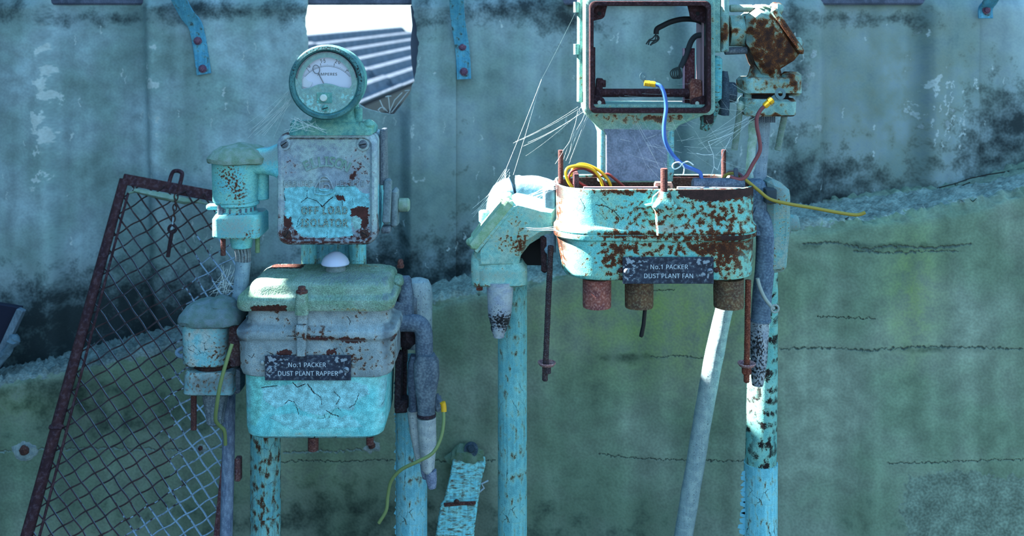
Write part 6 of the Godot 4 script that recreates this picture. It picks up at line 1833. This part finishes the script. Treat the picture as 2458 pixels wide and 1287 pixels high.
func oddments() -> void:
	# the dark board with its batten on the left end of the ledge
	begin("dark_board", "navy board edged by a grey wooden batten on the ledge at the left edge", "board", 10, 890, -0.40)
	part("board", Geo.new().extrude(poly([-60, 726, 20, 738, 42, 742, -8, 892, -60, 892]), Vector3.ZERO, -0.03, -0.012, 0.002), flat(Color(0.05, 0.08, 0.18), 0.7))
	part("batten", Geo.new().bar(V(52, 742, 0), V(-14, 884, 0), 17 * k, 0.02, Vector3.BACK, 0.002).rough(0.0015, 40), local(0.12, "dusty", 0.2, Color(0.85, 0.9, 1.0), 3.0))
	part("rag", Geo.new().tube(path([[44, 800, 0.01], [30, 830, 0.015], [8, 862, 0.015], [-14, 890, 0.01]]), [0.003, 0.010, 0.014, 0.012, 0.015, 0.010], 12).rough(0.006, 40), local(0.1, "dusty", 0.3, Color(0.75, 0.85, 0.95)))
	# the turquoise wall bracket at the bottom
	begin("wall_bracket", "chipped turquoise steel bracket bolted to the concrete at the bottom of the stands", "bracket", 1110, 1300, -0.2)
	var bm := around("postrust", 0.24, 0.25, 0.8, Color(1.2, 1.22, 1.22), 0.4)
	var rings := []
	for q in [[1128, 1095, -0.345, 74.0], [1126, 1110, -0.335, 84.0], [1118, 1150, -0.31, 82.0], [1106, 1205, -0.275, 84.0], [1102, 1214, -0.268, 90.0], [1096, 1250, -0.245, 92.0], [1090, 1300, -0.22, 94.0], [1086, 1360, -0.20, 96.0]]:
		rings.append(Geo.rr(Q(q[0], q[1], q[2]), q[3] * k, 0.03, 0.005, Vector3(1, -0.1, 0).normalized(), Vector3(0.05, 0.5, 0.85).normalized(), 4))
	part("arm", Geo.new().loft(rings).rough(0.002, 30), bm)
	part("joint", Geo.new().bar(Q(1066, 1212, -0.248), Q(1142, 1207, -0.248), 0.008, 0.004, Vector3.BACK, 0.001).rough(0.002, 60), local(0.08, "rusty", 0.14, Color(1.3, 1.2, 1.2)))
	part("rivet", Geo.new().ball(Q(1096, 1204, -0.245), Vector3(0.006, 0.005, 0.004), 10, 6), local(0.08, "rusty", 0.1))
	part("mount", Geo.new().ball(Q(1120, 1098, -0.34), Vector3(0.042, 0.028, 0.024), 20, 10, 0.35, 3).rough(0.004, 50), local(0.1, "moss", 0.3, Color(0.8, 0.85, 0.8)))
	part("washer", Geo.new().lathe(Q(1131, 1078, -0.335), Vector3(0, 0.2, 1), [[0, 18 * k], [0.012, 18 * k], [0.013, 15 * k]], 18), local(0.08, "grey", 0.14, Color(0.7, 0.8, 0.85)))
	part("bolt", Geo.new().hexnut(Q(1131, 1078, -0.322), Q(1131, 1077, -0.312), 10 * k), local(0.08, "grey", 0.14, Color(0.5, 0.6, 0.65)))
	part("bent_wire", Geo.new().tube(PackedVector3Array([Q(1148, 1184, -0.29), Q(1162, 1172, -0.29), Q(1156, 1162, -0.29), Q(1172, 1154, -0.29)]), 2.2 * k, 6), flat(Color(0.6, 0.68, 0.75)))
	# rusty fixings left in the concrete, each in a chipped pale ring
	for q in [[60, 1080, 15.0, "rusty fixing in a pale chipped patch of concrete left of the mesh panel"], [482, 1075, 7.0, "small reddish fixing in the concrete seen through the mesh"], [893, 1068, 11.0, "rusty fixing with white chips in the concrete below the right end of the tub"]]:
		begin("anchor_bolt", q[3], "bolt", q[0], q[1], -0.355)
		var r: float = q[2]
		part("chipped_ring", Geo.new().ball(V(q[0], q[1] + 3, -0.002), Vector3(r * 1.9 * k, r * 1.5 * k, 0.005), 18, 8, 0.6, int(r)).rough(0.003, 60), local(0.08, "white", 0.2, Color(0.85, 0.9, 0.9)))
		part("head", Geo.new().ball(V(q[0], q[1], 0.003), Vector3(r * 0.8 * k, r * 0.8 * k, 0.006), 12, 8, 0.3, 3), local(0.05, "rusty", 0.1, Color(1.2, 1.15, 1.15)))
	# dry stems caught in the hole
	begin("dry_stems", "pale dry stems caught at the lower edge of the hole in the sheet", "stems", 935, 272, -0.58)
	cur.set_meta("kind", "stuff")
	var g := Geo.new()
	for q in [[936, 272, 934, 240, 932, 230], [934, 272, 948, 240, 966, 222], [930, 268, 922, 258, 914, 258], [940, 270, 956, 250, 978, 222], [978, 222, 984, 216, 972, 218], [914, 258, 908, 264, 912, 268], [932, 230, 926, 232, 940, 230], [926, 266, 922, 262, 912, 240]]:
		g.tube(PackedVector3Array([V(q[0], q[1], 0), V(q[2], q[3], 0.006), V(q[4], q[5], 0.004)]), 1.3 * k, 5)
	part("stem", g, M.straw)
	# crumbs on the ledge
	begin("twigs", "dark twigs and crumbs lying on the ledge at the right edge", "twigs", 2380, 420, -0.50)
	cur.set_meta("kind", "stuff")
	var tw := Geo.new()
	for q in [[2250, 446, 2290, 436, 2330, 424], [2330, 424, 2370, 414, 2420, 404], [2380, 426, 2410, 420, 2440, 412], [2290, 438, 2310, 440, 2330, 432], [2420, 404, 2440, 402, 2458, 398]]:
		tw.tube(PackedVector3Array([Q(q[0], q[1] + 6, -0.53), Q(q[2], q[3] + 6, -0.52), Q(q[4], q[5] + 6, -0.53)]), 1.4 * k, 6)
	part("twig", tw.rough(0.004, 30), flat(Color(0.12, 0.12, 0.12), 0.9))

func webs() -> void:
	var rng := RandomNumberGenerator.new()
	rng.seed = 77
	var l := []
	for i in 14:
		l.append([692 + rng.randf_range(-4, 8), 225 + rng.randf_range(-10, 30), 0.03, 640 - i * 3.0 + rng.randf_range(-30, 24), 300 + rng.randf_range(0, 38), 0.0, rng.randf_range(0.7, 1.6)])
	l.append([693, 220, 0.03, 604, 318, -0.1, 1.6])
	l.append([693, 226, 0.03, 622, 322, -0.1, 1.2])
	for i in 26:
		l.append([700 + rng.randf_range(-5, 60), 285 + rng.randf_range(-5, 20), 0.04, 690 + rng.randf_range(-10, 100), 306 + rng.randf_range(-4, 14), 0.045, rng.randf_range(0.7, 1.8)])
	web("fine cobweb between the ammeter and the isolator box shoulder", l, 0.0002, 0.02)
	l = []
	l.append([1384, 24, 0.0, 1300, 190, -0.1, 1.9])
	l.append([1300, 190, -0.1, 1215, 405, -0.05, 1.2])
	l.append([1300, 190, -0.1, 1232, 420, -0.05, 1.0])
	for i in 14:
		l.append([1215 + rng.randf_range(-4, 10), 405 + rng.randf_range(0, 20), -0.05, lerpf(1132, 1200, i / 13.0) + rng.randf_range(-4, 4), lerpf(515, 520, i / 13.0) + rng.randf_range(-20, 6), 0.0, rng.randf_range(0.7, 1.6)])
	for i in 12:
		l.append([1132 + i * 5, 514 - i * 1.0, 0.0, 1210 + rng.randf_range(-6, 6), 440 + i * 6.0, -0.04, rng.randf_range(0.7, 1.3)])
	web("long cobweb from the empty frame's left lug down to the left cable entry", l, 0.00016, 0.01)
	l = []
	for i in 9:
		l.append([1390 + rng.randf_range(-4, 40), 262 + rng.randf_range(-6, 12), 0.03, 1340 + rng.randf_range(-12, 30), 360 + rng.randf_range(-4, 40), 0.03, rng.randf_range(0.6, 1.3)])
	for i in 5:
		l.append([1390 + rng.randf_range(-4, 10), 262 + rng.randf_range(-8, 8), 0.02, 1240 + rng.randf_range(-12, 60), 330 + rng.randf_range(-20, 60), -0.2, rng.randf_range(0.6, 1.1)])
	for i in 12:
		l.append([1338, 440 + rng.randf_range(-14, 14), 0.05, 1240 + rng.randf_range(-30, 30), 490 + rng.randf_range(-12, 8), 0.03, rng.randf_range(0.7, 1.5)])
	for i in 8:
		l.append([1334, 548 + rng.randf_range(-6, 6), 0.06, 1262 + rng.randf_range(-6, 10), 548 + rng.randf_range(-2, 4), 0.05, rng.randf_range(0.8, 1.8)])
	web("cobweb strung between the empty frame, the left stud and the left cable entry", l, 0.00015, 0.015)
	l = []
	for i in 54:
		var x := rng.randf_range(1480, 1760)
		var y := rng.randf_range(200, 400)
		var an := rng.randf_range(-1.2, 0.4)
		var len := rng.randf_range(20, 120)
		l.append([x, y, 0.03, x + cos(an) * len, y - sin(an) * len, 0.02, rng.randf_range(0.5, 1.1)])
	for i in 8:
		l.append([1690 + rng.randf_range(-30, 30), 330 + rng.randf_range(-20, 60), 0.05, 1800 + rng.randf_range(-10, 30), 268 + rng.randf_range(-10, 20), 0.05, rng.randf_range(0.8, 1.4)])
	for q in [[1700, 340, 1712, 370], [1712, 370, 1714, 400], [1714, 400, 1706, 425], [1714, 400, 1722, 408], [1722, 408, 1736, 366], [1736, 366, 1754, 330], [1712, 370, 1690, 372], [1690, 372, 1672, 368], [1700, 340, 1760, 318]]:
		l.append([q[0], q[1], 0.05, q[2], q[3], 0.05, 3.0])
	web("tangled cobweb around the blue wire below the empty frame", l, 0.00016, 0.02)
	begin("string_loop", "short white thread knotted in a loop round the foot of the blue wire", "thread", 1640, 420, 0.06)
	part("thread", Geo.new().tube(track([[1664, 396, 0.07], [1652, 388, 0.075], [1638, 392, 0.08], [1632, 400, 0.08], [1620, 406, 0.08], [1614, 400, 0.08], [1618, 392, 0.08], [1632, 390, 0.08], [1642, 404, 0.075], [1640, 420, 0.07]]), 1.5 * k, 6), M.web)
	l = []
	for i in 30:
		l.append([500 + rng.randf_range(0, 55), 690 + rng.randf_range(-20, 40), 0.0, 530 + rng.randf_range(0, 35), 650 + rng.randf_range(-20, 60), 0.0, rng.randf_range(0.6, 1.3)])
	web("small cobweb above the lumpy cap of the lower cable box", l, 0.00026, 0.01)

func _ready() -> void:
	make_light()
	plan_textures()
	make_textures()
	make_setting()
	make_common()
	build_left()
	build_right()
	build_small()
